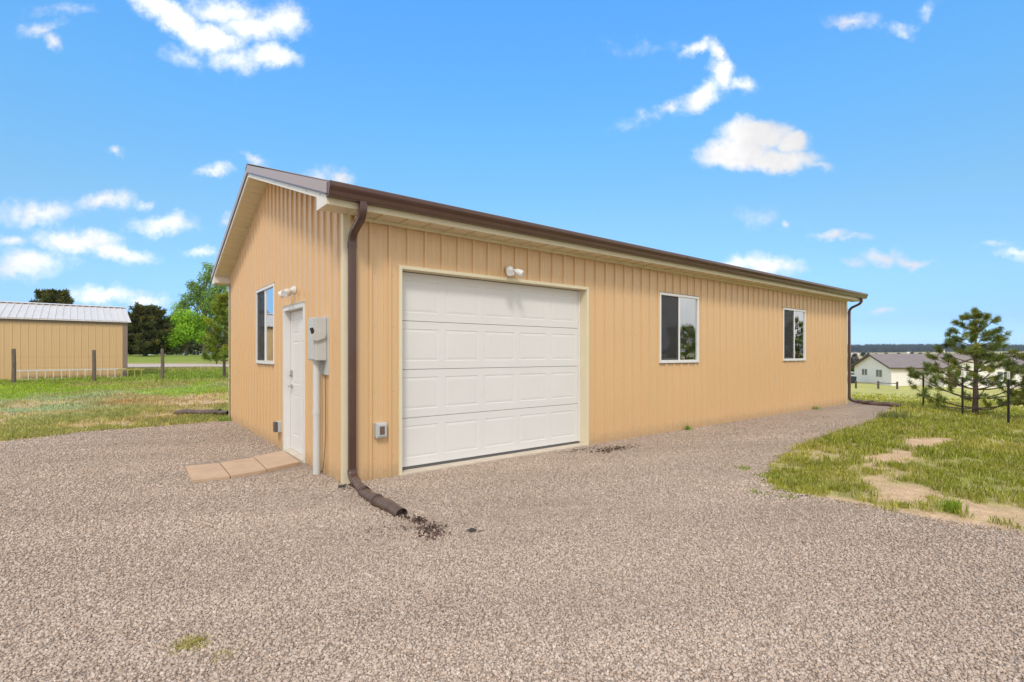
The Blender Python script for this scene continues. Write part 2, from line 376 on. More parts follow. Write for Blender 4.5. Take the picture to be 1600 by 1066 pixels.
def cover(x, y):
    """ground colour under and between the blades"""
    x = np.asarray(x, float); y = np.asarray(y, float)
    gr = np.array([.29,.285,.085]); ol = np.array([.44,.38,.17]); sage = np.array([.46,.50,.37]); br = np.array([.50,.33,.19]); dirt = np.array([.58,.41,.255]); far = np.array([.48,.46,.15]); dry = np.array([.42,.38,.20])
    n = vn(x, y, .5, 4)[..., None]; c = gr*(1-n) + ol*n
    sg = (np.exp(-((y - 14.0 - .3*x)/2.6)**2) + .8*np.exp(-((y - 10.8)/.9)**2) * sst(-x, 1.5, 4)) * sst(vn(x*.6, y*1.6, .8, 4, 6), .30, .48) * (x < 8) * (y > 7)
    c = c*(1 - .85*sg[..., None]) + sage*.85*sg[..., None]
    b2 = sst(vn(x, y, .7, 4, 11), .55, .68)[..., None] * (y > 7)[..., None] * (y < 19)[..., None]
    c = c*(1-.6*b2) + br*.6*b2
    rb = (np.exp(-(((x - .2)/1.5)**2 + ((y - 12.0)/1.5)**2)) + .9*np.exp(-(((x + 1.8)/.7)**2 + ((y - 12.4)/.8)**2)))[..., None]
    c = c*(1-.85*np.clip(rb,0,1)) + np.array([.52,.28,.165])*.85*np.clip(rb,0,1)
    f = (sst(x, 14.5, 20) * (y < 60))[..., None]; c = c*(1-f) + far*f*(.8+.4*n)
    f2 = sst(x, 90, 300)[..., None]; c = c*(1-f2) + dry*f2*(.75+.5*vn(x, y, .012, 3, 3)[..., None])
    d = (dirtness(x, y) * (x < 15) * (y < 16))[..., None]; c = c*(1-d) + dirt*d
    lush = (sst(y, 19.0, 21) * sst(-y, -30, -26) + sst(y, 37, 40) * sst(-y, -200, -60))[..., None] * (x < 20)[..., None]
    c = c*(1-.7*lush) + np.array([.19,.30,.03])*.7*lush
    return c
def axis(segs):
    out = []
    for a, b, st in segs: out += list(np.arange(a, b, st))
    return np.array(out + [segs[-1][1]])
xs = axis([(-3600,-600,300),(-600,-100,50),(-100,-24,6),(-24,-9,.5),(-9,2,.14),(2,16.5,.12),(16.5,30,.5),(30,100,2.5),(100,300,12),(300,1500,60),(1500,4800,300)])
ys = axis([(-3600,-600,300),(-600,-60,45),(-60,-14,3),(-14,-6,.4),(-6,0,.12),(0,7,.5),(7,22,.16),(22,60,.6),(60,140,4),(140,600,25),(600,4800,200)])
GX, GY = np.meshgrid(xs, ys); GZ = gz(GX, GY) - 0.004
V = np.stack([GX.ravel(), GY.ravel(), GZ.ravel()], 1); nx, ny = len(xs), len(ys)
idx = np.arange(nx*ny).reshape(ny, nx); F = np.stack([idx[:-1,:-1].ravel(), idx[:-1,1:].ravel(), idx[1:,1:].ravel(), idx[1:,:-1].ravel()], 1)
gm = pmat('meadow_ground', (0,0,0), 0.95, spec=0.1, var=0.22, vscale=6.0, bump=0.8, bscale=25, attr='Col')
t = gm.node_tree; b = t.nodes['Principled BSDF']; g = nd(t, 'ShaderNodeNewGeometry')
fn = fbm(t, g.outputs['Position'], 45, 5, .7); cc = nd(t, 'ShaderNodeCombineColor'); ff = mrange(t, fn.outputs[0], .3, .7, .6, 1.4, False); [t.links.new(ff, cc.inputs[i]) for i in range(3)]
t.links.new(mixc(t, 1.0, b.inputs['Base Color'].links[0].from_socket, cc.outputs[0], 'MULTIPLY'), b.inputs['Base Color'])
ground = npmesh('ground', V, F, gm, smooth=True)
ca = ground.data.color_attributes.new('Col', 'FLOAT_COLOR', 'POINT'); cc4 = np.ones((len(V), 4), np.float32); cc4[:, :3] = cover(V[:,0], V[:,1]); ca.data.foreach_set('color', cc4.ravel())
tag(ground, 'rough meadow ground falling away towards distant fields', kind='structure')

# gravel drive: one sheet with a ragged rim
def ragged(pts, step=.06, amp=.05):
    out = []
    for (a, b) in zip(pts[:-1], pts[1:]):
        a = Vector(a); b = Vector(b); n = max(1, int((b-a).length/step)); nn = Vector((-(b-a).y, (b-a).x)).normalized()
        for i in range(n):
            p = a.lerp(b, i/n); k = (vn(p.x, p.y, 1.6, 5, 8) - .5) * 2 * amp * 3; out.append(p + nn * float(k))
    return out
rim = ragged(LAWN_L) + [Vector((.3,6.8)), Vector((14.3,6.8)), Vector((14.5,.3)), Vector((15.3,.25))] + ragged([(15.4,.1)] + MOUND, amp=.045) + [Vector((6,-18)), Vector((-16,-18))]
bm = bmesh.new(); vs = [bm.verts.new((p.x, p.y, 0.008)) for p in rim]
es = [bm.edges.new((vs[i], vs[(i+1) % len(vs)])) for i in range(len(vs))]
bmesh.ops.triangle_fill(bm, use_beauty=True, use_dissolve=False, edges=es)
bmesh.ops.recalc_face_normals(bm, faces=bm.faces)
for f in bm.faces:
    if f.normal.z < 0: f.normal_flip()
me = bpy.data.meshes.new('gravel_drive'); bm.to_mesh(me); bm.free()
gv = bpy.data.materials.new('crushed_gravel'); gv.use_nodes = True; t = gv.node_tree; b = t.nodes['Principled BSDF']
b.inputs['Roughness'].default_value = .9; b.inputs['Specular IOR Level'].default_value = .2
g = nd(t, 'ShaderNodeNewGeometry'); pos = g.outputs['Position']
wnz = fbm(t, pos, 40, 2); wv = vmth(t, 'SCALE', wnz.outputs['Color']); wv.inputs['Scale'].default_value = .02
wp = vmth(t, 'ADD', pos, wv.outputs[0]).outputs[0]
vo = nd(t, 'ShaderNodeTexVoronoi', feature='F1'); vo.inputs['Scale'].default_value = 75; t.links.new(wp, vo.inputs['Vector'])
ve = nd(t, 'ShaderNodeTexVoronoi', feature='DISTANCE_TO_EDGE'); ve.inputs['Scale'].default_value = 75; t.links.new(wp, ve.inputs['Vector'])
sc = nd(t, 'ShaderNodeSeparateColor'); t.links.new(vo.outputs['Color'], sc.inputs[0])
cr = nd(t, 'ShaderNodeValToRGB'); t.links.new(sc.outputs[0], cr.inputs[0]); e = cr.color_ramp.elements
GRAV = [(0.0,(.27,.205,.16)),(.12,(.415,.32,.25)),(.42,(.495,.39,.31)),(.72,(.54,.435,.35)),(.93,(.63,.53,.44)),(1.0,(.44,.385,.33))]
e[0].position = 0; e[0].color = (*GRAV[0][1], 1); e[1].position = 1; e[1].color = (*GRAV[-1][1], 1)
for p_, c_ in GRAV[1:-1]: q = e.new(p_); q.color = (*c_, 1)
gap = mrange(t, ve.outputs['Distance'], 0.0, .09, .62, 1.08)
cc = nd(t, 'ShaderNodeCombineColor'); [t.links.new(gap, cc.inputs[i]) for i in range(3)]
c1 = mixc(t, 1.0, cr.outputs[0], cc.outputs[0], 'MULTIPLY')
mpg = nd(t, 'ShaderNodeMapping'); mpg.inputs['Rotation'].default_value = (0, 0, R(-28)); mpg.inputs['Scale'].default_value = (.35, 1.7, 1); t.links.new(pos, mpg.inputs[0])
big = fbm(t, mpg.outputs[0], .8, 4, .55, .5); bf = mrange(t, big.outputs[0], .3, .7, .84, 1.16, False); cc = nd(t, 'ShaderNodeCombineColor'); [t.links.new(bf, cc.inputs[i]) for i in range(3)]
c1 = mixc(t, 1.0, c1, cc.outputs[0], 'MULTIPLY')
t.links.new(c1, b.inputs['Base Color'])
bn = nd(t, 'ShaderNodeBump'); bn.inputs['Strength'].default_value = 1.0; bn.inputs['Distance'].default_value = .006
hh = mth(t, 'ADD', mrange(t, ve.outputs['Distance'], 0, .35), mth(t, 'MULTIPLY', sc.outputs[1], .8)); t.links.new(hh, bn.inputs['Height']); t.links.new(bn.outputs[0], b.inputs['Normal'])
me.materials.append(gv); drive = bpy.data.objects.new('gravel_drive', me); col.objects.link(drive); tag(drive, 'pinkish tan crushed gravel drive around the metal garage', kind='structure')

# loose stones lying on the drive, thick close by and thinning out
def camdl(x, y):
    dx, dy = x - CX, y - CY
    return dx*FW.x + dy*FW.y, dx*RT.x + dy*RT.y
def stones(n, dmin, dmax, smin, smax):
    d = np.sqrt(rng.uniform(dmin**2, dmax**2, n)); la = rng.uniform(-1.3, 1.3, n) * (d + .3)
    x = CX + d*FW.x + la*RT.x; y = CY + d*FW.y + la*RT.y
    k = (in_gravel_np(x, y) > -.05 - .1*rng.random(n)) & ~((x > -.01) & (y > -.01) & (x < 14.7) & (y < 7)) & ~((x > -1.3) & (x < 0) & (y > 1.0) & (y < 2.2)) & ~((x > .67) & (x < 3.8) & (y > -.06) & (y < .2))
    x = x[k]; y = y[k]; return x, y, rng.uniform(smin, smax, len(x)) ** 1.0
x, y, s = stones(2700000, 1.6, 14.5, .0034, .0090)
d = np.hypot(x - CX, y - CY); k = rng.random(len(x)) < np.minimum(1, (3.2/d)**1.8) * (1 - sst(d, 11.5, 14.5)); x = x[k]; y = y[k]; s = s[k] * (1 + .05*np.clip(d[k] - 3.5, 0, 9)) * np.where(rng.random(int(k.sum())) > .97, 1.35, 1.0); n = len(x)
cube = np.array([(-1,-1,-1),(1,-1,-1),(1,1,-1),(-1,1,-1),(-1,-1,1),(1,-1,1),(1,1,1),(-1,1,1)], float)
sh = cube[None] * rng.uniform(.6, .95, (n, 8, 3)) * rng.uniform(.65, 1.3, (n, 1, 3))
q = rng.normal(size=(n, 4)); q[:, 1:3] *= .5; q /= np.linalg.norm(q, axis=1)[:, None]; a_, b_, c_, d_ = q[:,0], q[:,1], q[:,2], q[:,3]
Rm = np.stack([1-2*(c_*c_+d_*d_), 2*(b_*c_-a_*d_), 2*(b_*d_+a_*c_), 2*(b_*c_+a_*d_), 1-2*(b_*b_+d_*d_), 2*(c_*d_-a_*b_), 2*(b_*d_-a_*c_), 2*(c_*d_+a_*b_), 1-2*(b_*b_+c_*c_)], 1).reshape(n, 3, 3)
sh[:, :, 2] *= .7
sh = np.einsum('nij,nkj->nki', Rm, sh) * s[:, None, None]
sh[:, :, 0] += x[:, None]; sh[:, :, 1] += y[:, None]; sh[:, :, 2] += (.008 + s * .35)[:, None]
cf = np.array([(0,3,2,1),(4,5,6,7),(0,1,5,4),(1,2,6,5),(2,3,7,6),(3,0,4,7)])
F = (cf[None] + (np.arange(n) * 8)[:, None, None]).reshape(-1, 4)
gp = np.array([g_[0] for g_ in GRAV]); gc = np.array([g_[1] for g_ in GRAV]); rr = rng.random(n) * .96 + .02
sc_ = np.stack([np.interp(rr, gp, gc[:, i]) for i in range(3)], 1) * rng.uniform(.94, 1.10, (n, 1)) * (.84 + .36*vn((x*.88-y*.47)*.5, (x*.47+y*.88)*2.2, .75, 4, 3))[:, None]
stm = pmat('stone_chips', (0,0,0), .85, spec=.2, var=.15, vscale=60, attr='Col')
st = npmesh('gravel', sh.reshape(-1, 3), F, stm, np.repeat(sc_, 6, 0)); tag(st, 'loose crushed stone chips lying over the drive', 'gravel', kind='stuff')

# pale farm road beyond the lawn on the left
rm = pmat('pale_road', (.50, .42, .36), .95, var=.12, vscale=2, bump=.4)
mb = MB(); pr = [(-40, 36.2, 43.0), (-20, 35.4, 41), (-8, 34.4, 39), (-3, 33.6, 37.5), (3, 32.6, 35.8), (8, 31.3, 34.0), (14, 29.5, 32)]
for (p, q) in zip(pr[:-1], pr[1:]):
    for k in range(6):
        a = [p[i] + (q[i]-p[i])*k/6 for i in range(3)]; c = [p[i] + (q[i]-p[i])*(k+1)/6 for i in range(3)]
        for j in range(5):
            f0, f1 = j/5, (j+1)/5
            quad = [(a[0], a[1]+(a[2]-a[1])*f0), (c[0], c[1]+(c[2]-c[1])*f0), (c[0], c[1]+(c[2]-c[1])*f1), (a[0], a[1]+(a[2]-a[1])*f1)]
            mb.add([(X, Y, float(gz(X, Y)) + .03) for X, Y in quad], [(0,1,2,3)])
tag(mb.build('road', rm), 'pale gravel road crossing behind the lawn', kind='structure')

# ------------------------------------------------------------------ the metal garage
L_, W_, HS, OE, OR_ = 14.605, 6.946, 2.968, .296, .285
SL = .337; RK = 3.10                       # rake soffit line z = RK + SL*y
def rk(y): return RK + SL * (y if y <= W_/2 else W_ - y)
G = empty('garage_building', (0, 0, 0), 'long tan ribbed metal garage with white roll-up door and brown gutter', 'garage')
PIT = .2336
def profile(length, first=.273, h=.024):
    """ribbed sheet profile: list of (s, out)"""
    pts = [(0, 0)]; k = math.floor((0 - first) / PIT)
    while True:
        s0 = first + k * PIT; k += 1
        if s0 > length: break
        for ds, o in ((-.009, 0), (.0, h), (.030, h), (.039, 0), (.096,0), (.104,.004), (.112,.0), (.164,0), (.172,.004), (.180,0)):
            if 0.001 < s0 + ds < length - .001: pts.append((s0 + ds, o))
    pts.append((length, 0)); return pts
def ribbed(mb, length, opens, ztop, P3, first=.273, z0=-.12, h=.024):
    prof = profile(length, first, h); brk = sorted({v for o in opens for v in o[:2]})
    def out(s): return float(np.interp(s, [p[0] for p in prof], [p[1] for p in prof]))
    ss = sorted(set([p[0] for p in prof] + [b for b in brk]))
    for a, b in zip(ss[:-1], ss[1:]):
        m = (a + b) / 2; segs = [(z0, None)]
        for (o0, o1, q0, q1) in opens:
            if o0 <= m <= o1:
                ns = []
                for (p, r) in segs:
                    if q0 > p: ns.append((p, q0))
                    ns.append((q1, r))
                segs = ns
        for (p, r) in segs:
            ta = ztop(a) if r is None else r; tb = ztop(b) if r is None else r
            oa, ob = out(a), out(b)
            mb.add([P3(a, oa, p), P3(b, ob, p), P3(b, ob, tb), P3(a, oa, ta)], [(0,1,2,3)])
GX0, GX1, GZ1 = .672, 3.800, 2.440                     # roll-up door opening
WIN = [(5.677, 6.935), (10.551, 11.809)]; WZ0, WZ1 = 1.286, 2.544
DY0, DY1, DZ1 = 1.45, 2.39, 2.06                       # entry door opening
GW = (3.001, 4.268)
mb = MB(); ribbed(mb, L_, [(GX0, GX1, -.2, GZ1)] + [(a+.02, b-.02, WZ0+.02, WZ1-.02) for a, b in WIN], lambda s: HS+.01, lambda s, o, z: (s, -o, z)); WALL_LONG = mb.build('wall', M['wall'], G)
mb = MB(); ribbed(mb, W_, [(DY0, DY1, -.2, DZ1), (GW[0]+.02, GW[1]-.02, WZ0+.02, WZ1-.02)], lambda s: rk(s)+.01, lambda s, o, z: (-o, s, z), first=.19); mb.build('wall', M['wall'], G)
# both hidden walls close the box
mb = MB(); ribbed(mb, L_, [], lambda s: HS+.01, lambda s, o, z: (s, W_+o, z)); mb.build('wall', M['wall'], G)
mb = MB(); ribbed(mb, W_, [], lambda s: rk(s)+.01, lambda s, o, z: (L_+o, s, z), first=.19); mb.build('wall', M['wall'], G)
# screws on the ribs' flanks
mb = MB()
def screw(p, ax, r=.0055):
    n = 6; c = Vector(p); e1, e2 = ((Vector((1,0,0)), Vector((0,0,1))) if ax == 'y' else (Vector((0,1,0)), Vector((0,0,1)))); nn = Vector((0,-1,0)) if ax == 'y' else Vector((-1,0,0))
    mb.add([c + nn*.005] + [c + (e1*math.cos(6.2832*k/n) + e2*math.sin(6.2832*k/n))*r for k in range(n)], [(0, 1+k, 1+(k+1) % n) for k in range(n)])
for zz in (.25, 1.0, 1.75, 2.35, 2.82):
    k = 0
    while .273 + k*PIT + .07 < L_:
        x = .273 + k*PIT + .068; k += 1
        if GX0-.06 < x < GX1+.06 and zz < GZ1+.05: continue
        if any(a-.03 < x < b+.03 for a, b in WIN) and WZ0-.03 < zz < WZ1+.03: continue
        screw((x, 0, zz), 'y')
absorb_gable = True
for zz in (.25, 1.0, 1.75, 2.5, 3.0, 3.6):
    k = 0
    while .19 + k*PIT + .07 < W_:
        y = .19 + k*PIT + .068; k += 1
        if zz > rk(y) - .05 or (DY0-.1 < y < DY1+.1 and zz < 2.15) or (GW[0]-.03 < y < GW[1]+.03 and WZ0 < zz < WZ1): continue
        screw((0, y, zz), 'x')
sc_me = mb.build('screws_tmp', pmat('screw_heads', (.34,.23,.14), .5), G)
def absorb(dst, src):
    me = dst.data; me.materials.append(src.data.materials[0]); bm = bmesh.new(); bm.from_mesh(me); k0 = len(bm.faces); bm.from_mesh(src.data); bm.faces.ensure_lookup_table()
    for f in bm.faces[k0:]: f.material_index = len(me.materials) - 1
    bm.to_mesh(me); bm.free(); bpy.data.objects.remove(src)
absorb(WALL_LONG, sc_me)
# corner trims: two flanges each, standing proud of the ribs
for (x, y, sx, sy) in ((0,0,1,1), (L_,0,-1,1), (0,W_,1,-1), (L_,W_,-1,-1)):
    mb = MB(); ox, oy = x - sx*.027, y - sy*.027
    mb.box(*sorted((ox, ox + sx*.078)), *sorted((oy, oy + sy*.003)), -.12, HS)
    mb.box(*sorted((ox, ox + sx*.003)), *sorted((oy + sy*.003, oy + sy*.078)), -.12, HS)
    mb.build('corner_trim', M['cream'], G)
# eave boxes
def eave(sgn):
    y0 = 0 if sgn > 0 else W_
    Y = lambda v: y0 - sgn * v
    mb = MB(); ya, yb = sorted((Y(.0), Y(OE)))
    mb.box(-OR_, L_+OR_, ya, yb, HS, HS+.012)
    k = 0; x = -OR_ + .3
    while x < L_: mb.box(x, x+.026, ya+.004, yb-.004, HS-.020, HS+.001); x += .305
    mb.build('soffit', M['cream'], G)
    mb = MB(); ya, yb = sorted((Y(OE), Y(OE+.02))); mb.box(-OR_-.016, L_+OR_+.016, ya, yb, HS-.012, 3.16); mb.build('fascia', M['cream'], G, bevel=.002)
eave(1); eave(-1)
# frieze strip tucked against the wall under the soffit
mb = MB(); mb.box(.10, L_-.1, -.035, -.022, HS-.045, HS-.001); mb.build('frieze', M['cream'], G)
# rake: sloping soffit, white fascia board with return, metal edge trim
for xe, sx in ((0, 1), (L_, -1)):
    ri = xe; ro = xe - sx * OR_
    mb = MB()
    for (ya, yb) in ((-.0, W_/2), (W_/2, W_)):
        a, b = sorted((ri, ro)); za, zb = rk(ya), rk(yb)
        mb.add([(a,ya,za),(b,ya,za),(b,yb,zb),(a,yb,zb),(a,ya,za+.012),(b,ya,za+.012),(b,yb,zb+.012),(a,yb,zb+.012)], [(0,1,2,3),(7,6,5,4),(0,4,5,1),(1,5,6,2),(2,6,7,3),(3,7,4,0)])
    y = .2
    while y < W_:
        a, b = sorted((ri - sx*.004, ro + sx*.004)); mb.bar((a, y, rk(y)-.003), (b, y, rk(y)-.003), .008, .008); y += .152
    mb.build('soffit', M['cream'], G)
    mb = MB(); F1 = .068
    f0, f1 = sorted((ro, ro - sx*.018))
    ye, yw = -OE-.018, W_+OE+.018
    pl = [(ye, HS-.012), (0, HS-.012), (0, rk(0)), (W_/2, rk(W_/2)), (W_, rk(W_)), (W_, HS-.012), (yw, HS-.012), (yw, rk(ye)+F1), (W_/2, rk(W_/2)+F1), (ye, rk(ye)+F1)]
    # left and right halves keep every polygon simple
    mb.extr([(ye, HS-.012), (0, HS-.012), (0, rk(0)), (W_/2, rk(W_/2)), (W_/2, rk(W_/2)+F1), (ye, rk(ye)+F1)], 'x', f0, f1)
    mb.extr([(yw, HS-.012), (W_, HS-.012), (W_, rk(0)), (W_/2, rk(W_/2)), (W_/2, rk(W_/2)+F1), (yw, rk(ye)+F1)], 'x', f0, f1)
    FAS = mb.build('fascia', M['white_trim'], G)
    for (qa, qb) in ((-.010, -.001), (W_+.001, W_+.010)):
        mb = MB(); mb.box(*sorted((ri, ro)), qa, qb, HS+.013, rk(0)+.02); mb.build('eave_end_board', M['white_trim'], G)
    mb = MB(); t0, t1 = sorted((ro + sx*.08, ro - sx*.030)); T0, T1 = F1+.006, F1+.122
    for (ya, yb) in ((ye-.03, W_/2), (yw+.03, W_/2)):
        mb.extr([(ya, rk(min(ya, W_-ya))+T0), (yb, rk(yb)+T0), (yb, rk(yb)+T1), (ya, rk(min(ya, W_-ya))+T1)], 'x', t0, t1)
    mb.build('rake_trim', M['taupe'], G)
    mb = MB(); t0, t1 = sorted((ro - sx*.0, ro - sx*.036))
    for (ya, yb) in ((ye-.03, W_/2), (yw+.03, W_/2)):
        z = lambda yy: rk(min(yy, W_-yy))
        mb.extr([(ya, z(ya)+F1-.012), (yb, z(yb)+F1-.012), (yb, z(yb)+T0-.001), (ya, z(ya)+T0-.001)], 'x', t0, t1)
    mb.build('rake_lip', M['brown'], G)
    if sx > 0:
        mb = MB()
        for y in (-.12, .35, 1.05, 1.75, 2.5, 3.1): screw((ro-.019, y, rk(y)+F1-.03), 'x', .009)
        absorb(FAS, mb.build('screws_tmp', M['dark_grey'], G))
# roof sheets with ribs running up the slope
def roofside(sgn):
    mb = MB(); pr = profile(L_ + 2*OR_ - .1, .13, .032); y0, y1 = -OE-.095, W_/2
    def T(y): return rk(y) + .068 + .096
    f = (lambda y: y) if sgn > 0 else (lambda y: W_ - y)
    for (a, oa), (b, ob) in zip(pr[:-1], pr[1:]):
        xa, xb = a - OR_ + .05, b - OR_ + .05
        mb.add([(xa, f(y0), T(y0)+oa), (xb, f(y0), T(y0)+ob), (xb, f(y1), T(y1)+ob), (xa, f(y1), T(y1)+oa)], [(0,1,2,3)])
        mb.add([(xa, f(y0), T(y0)-.012), (xb, f(y0), T(y0)-.012), (xb, f(y0), T(y0)+ob), (xa, f(y0), T(y0)+oa)], [(0,1,2,3)])
    mb.add([(-OR_, f(y0+.01), T(y0)-.014), (L_+OR_, f(y0+.01), T(y0)-.014), (L_+OR_, f(y1), T(y1)-.014), (-OR_, f(y1), T(y1)-.014)], [(0,1,2,3)])
    mb.build('roof', M['roof'], G)
roofside(1); roofside(-1)
mb = MB(); zt = rk(W_/2) + .068 + .135
mb.extr([(W_/2-.17, zt-.057+.012), (W_/2, zt+.014), (W_/2+.17, zt-.045), (W_/2+.17, zt-.053), (W_/2, zt+.006), (W_/2-.17, zt-.053)], 'x', -OR_-.034, L_+OR_+.034); mb.build('ridge_cap', M['taupe'], G)
# K-style gutters: profile in (y out from fascia, z)
def gutter(sgn):
    yb = -OE-.021
    prof = [(0, .0), (.075, .0), (.082, .012), (.092, .045), (.112, .072), (.118, .085), (.118, .112), (.112, .122), (.104, .118), (.104, .108), (.106, .085), (.100, .075), (.082, .05), (.072, .008), (.006, .008), (.006, .118), (0, .118)]
    f = (lambda o: yb - o) if sgn > 0 else (lambda o: W_ - yb + o)
    mb = MB(); mb.extr([(f(a), 3.022 + c*1.18) for a, c in prof], 'x', -OR_-.02, L_+OR_+.09)
    for xx in (-OR_-.021, L_+OR_+.089): mb.extr([(f(a), 3.022 + c*1.18) for a, c in prof[:8]] + [(f(0), 3.022+.118*1.18)], 'x', xx, xx+.004)
    mb.build('gutter', M['brown'], G)
gutter(1); gutter(-1)
# downspouts
def spout_prof(w, d):
    pr = []
    for i in range(16):
        a = 2*math.pi*i/16; cx, sx_ = math.cos(a), math.sin(a)
        pr.append((w/2*math.copysign(abs(cx)**.35, cx), d/2*math.copysign(abs(sx_)**.35, sx_)))
    return pr
def bez(p, n=6):
    out = []
    for i in range(n+1):
        t = i/n; out.append(Vector(p[0])*(1-t)**2 + Vector(p[1])*2*t*(1-t) + Vector(p[2])*t*t)
    return out
def downspout(x, y_wall, sgn, zb=.10):
    yo = y_wall - sgn*(OE+.07); yw = y_wall - sgn*.062
    mb = MB()
    pts = [Vector((x, yo, 3.03))] + bez([(x, yo, 2.97), (x, yo, 2.90), (x, yo + sgn*.07, 2.85)], 5) + bez([(x, yw - sgn*.07, 2.775), (x, yw, 2.72), (x, yw, 2.65)], 5)
    pts += [Vector((x, yw, zb + (2.6-zb)*k/4)) for k in (4,3,2,1,0)]
    mb.sweep(pts, spout_prof(.082, .060), side0=(1,0,0))
    mb.sweep([(x, yw, 2.66), (x, yw, 2.60)], spout_prof(.088, .066), side0=(1,0,0))
    o = mb.build('downspout', M['brown'], G, smooth=True)
    return o
d1 = downspout(.058, 0, 1)
d2 = downspout(L_+OR_-.02 - .2, 0, 1, .16)
downspout(.058, W_, -1, .12)
# near extension: shoe and two overlapping dusty sections out over the gravel
def pipe_section(mb, a, b, r0, r1, n=8, flat=.82, seed=0, wob=.06):
    a = Vector(a); b = Vector(b); pts = []; rs = []
    for i in range(n+1):
        t = i/n; p = a.lerp(b, t); p.z += .012*math.sin(t*6 + seed); pts.append(p); rs.append((r0 + (r1-r0)*t) * (1 + wob*math.sin(t*11 + seed*2)))
    o = len(mb.v); mb.tube(pts, rs, 14, cap=False)
    mb.tube([pts[-1], pts[-1].lerp(pts[-2], .95)], [rs[-1]*.995, rs[-1]*.90], 14, cap=False); mb.f.append(tuple(range(len(mb.v)-14, len(mb.v))))
    for i in range(o, len(mb.v)):
        v = mb.v[i]; zc = a.z + (b.z - a.z)*.5; mb.v[i] = (v[0], v[1], zc + (v[2]-zc)*flat)
mb = MB(); mb.sweep(bez([(.058,-.062,.17), (.055,-.065,.085), (.046,-.22,.062)], 6), spout_prof(.092,.070), side0=(1,0,0)); mb.build('elbow', M['brown'], d1, smooth=True)
mb = MB(); pipe_section(mb, (.05,-.16,.070), (-.005,-.60,.045), .047, .051, seed=1)
pipe_section(mb, (0,-.52,.048), (-.04,-1.02,.045), .054, .057, seed=3)
pipe_section(mb, (-.036,-.94,.05), (-.012,-1.42,.046), .063, .056, seed=5)
for (yy, xx, rr_) in ((-.2,.046,.052), (-.52,-.0,.058), (-.94,-.036,.067)):
    mb.tube([(xx,yy,.050), (xx-.003,yy-.03,.049)], rr_, 14)
mb.build('extension_pipe', M['brown_dusty'], d1, smooth=True)
mb = MB(); mb.sweep(bez([(L_+OR_-.22,-.062,.20), (L_+OR_-.2,-.07,.07), (L_+OR_-.05,-.30,.06)], 6), spout_prof(.09,.07), side0=(1,0,0)); mb.build('elbow', M['brown'], d2, smooth=True)
mb = MB(); pipe_section(mb, (14.80,-.22,.085), (14.72,-.62,.065), .055, .07, seed=2); pipe_section(mb, (14.72,-.55,.06), (14.75,-1.25,.04), .075, .07, seed=4); mb.build('extension_pipe', M['brown_dusty'], d2, smooth=True)
# crumpled black plastic under the corner
mb = MB()
for i in range(9):
    a = random.uniform(0, 6.28); cx, cy = .0 + random.uniform(-.1,.12), -.17 + random.uniform(-.06,.08)
    mb.add([(cx, cy, .02), (cx + .07*math.cos(a), cy + .05*math.sin(a), .035+random.random()*.02), (cx + .06*math.cos(a+1.2), cy + .05*math.sin(a+1.2), .022)], [(0,1,2)])
tag(mb.build('plastic_scrap', M['rubber'], None), 'crumpled black plastic scrap under the downspout elbow at the near corner', 'scrap')

# roll-up door and its frame
fr = MB(); tw = .040
fr.box(GX0-tw, GX0, -.030, .16, -.02, GZ1+tw); fr.box(GX1, GX1+.010, -.028, .16, -.02, GZ1); fr.box(GX1+.010, GX1+.045, -.030, -.002, -.02, GZ1+tw)
fr.box(GX0, GX1+.010, -.030, .16, GZ1, GZ1+tw)
gd_frame = fr.build('garage_door_frame', M['cream'], G, bevel=.002)
gd = MB(); gd.box(GX0+.004, GX1-.004, .168, .175, .04, GZ1-.004); gdo = gd.build('garage_door', M['rubber'], G)
def raised_panels(mb, x0, x1, z0, z1, yb, rects, P3, g=.005, w1=.016, w2=.040):
    """front face at depth yb with stamped rectangles"""
    xsx = sorted({x0, x1} | {r[0] for r in rects} | {r[1] for r in rects}); zsx = sorted({z0, z1} | {r[2] for r in rects} | {r[3] for r in rects})
    for a, b in zip(xsx[:-1], xsx[1:]):
        for c, d in zip(zsx[:-1], zsx[1:]):
            if any(r[0] <= (a+b)/2 <= r[1] and r[2] <= (c+d)/2 <= r[3] for r in rects): continue
            mb.add([P3(a,yb,c), P3(b,yb,c), P3(b,yb,d), P3(a,yb,d)], [(0,1,2,3)])
    for (a, b, c, d) in rects:
        rings = []
        for ins, dy in ((0,0), (w1*.4,g), (w1,g), (w2,.001)):
            rings.append([P3(a+ins,yb+dy,c+ins), P3(b-ins,yb+dy,c+ins), P3(b-ins,yb+dy,d-ins), P3(a+ins,yb+dy,d-ins)])
        vs = [p for r in rings for p in r]; fs = []
        for k in range(3):
            for i in range(4): fs.append((k*4+i, k*4+(i+1)%4, (k+1)*4+(i+1)%4, (k+1)*4+i))
        fs.append((12,13,14,15)); mb.add(vs, fs)
dz0, dz1 = .062, GZ1 - .006; sh_ = (dz1 - dz0) / 4
for r_ in range(4):
    mb = MB(); z0, z1 = dz0 + r_*sh_ + .003, dz0 + (r_+1)*sh_ - .003; x0, x1 = GX0+.012, GX1-.034; pw = (x1-x0)/5
    rects = [(x0 + pw*k + .052, x0 + pw*(k+1) - .052, z0+.10, z1-.095) for k in range(5)]
    raised_panels(mb, x0, x1, z0, z1, .135, rects, lambda x, y, z: (x, y, z), g=.004)
    for q in ((x0,x1,z1,z1), (x0,x1,z0,z0)):
        mb.add([(q[0],.135,q[2]), (q[1],.135,q[2]), (q[1],.165,q[2]), (q[0],.165,q[2])], [(0,1,2,3)])
    mb.build('door_section', M['white'], gdo)
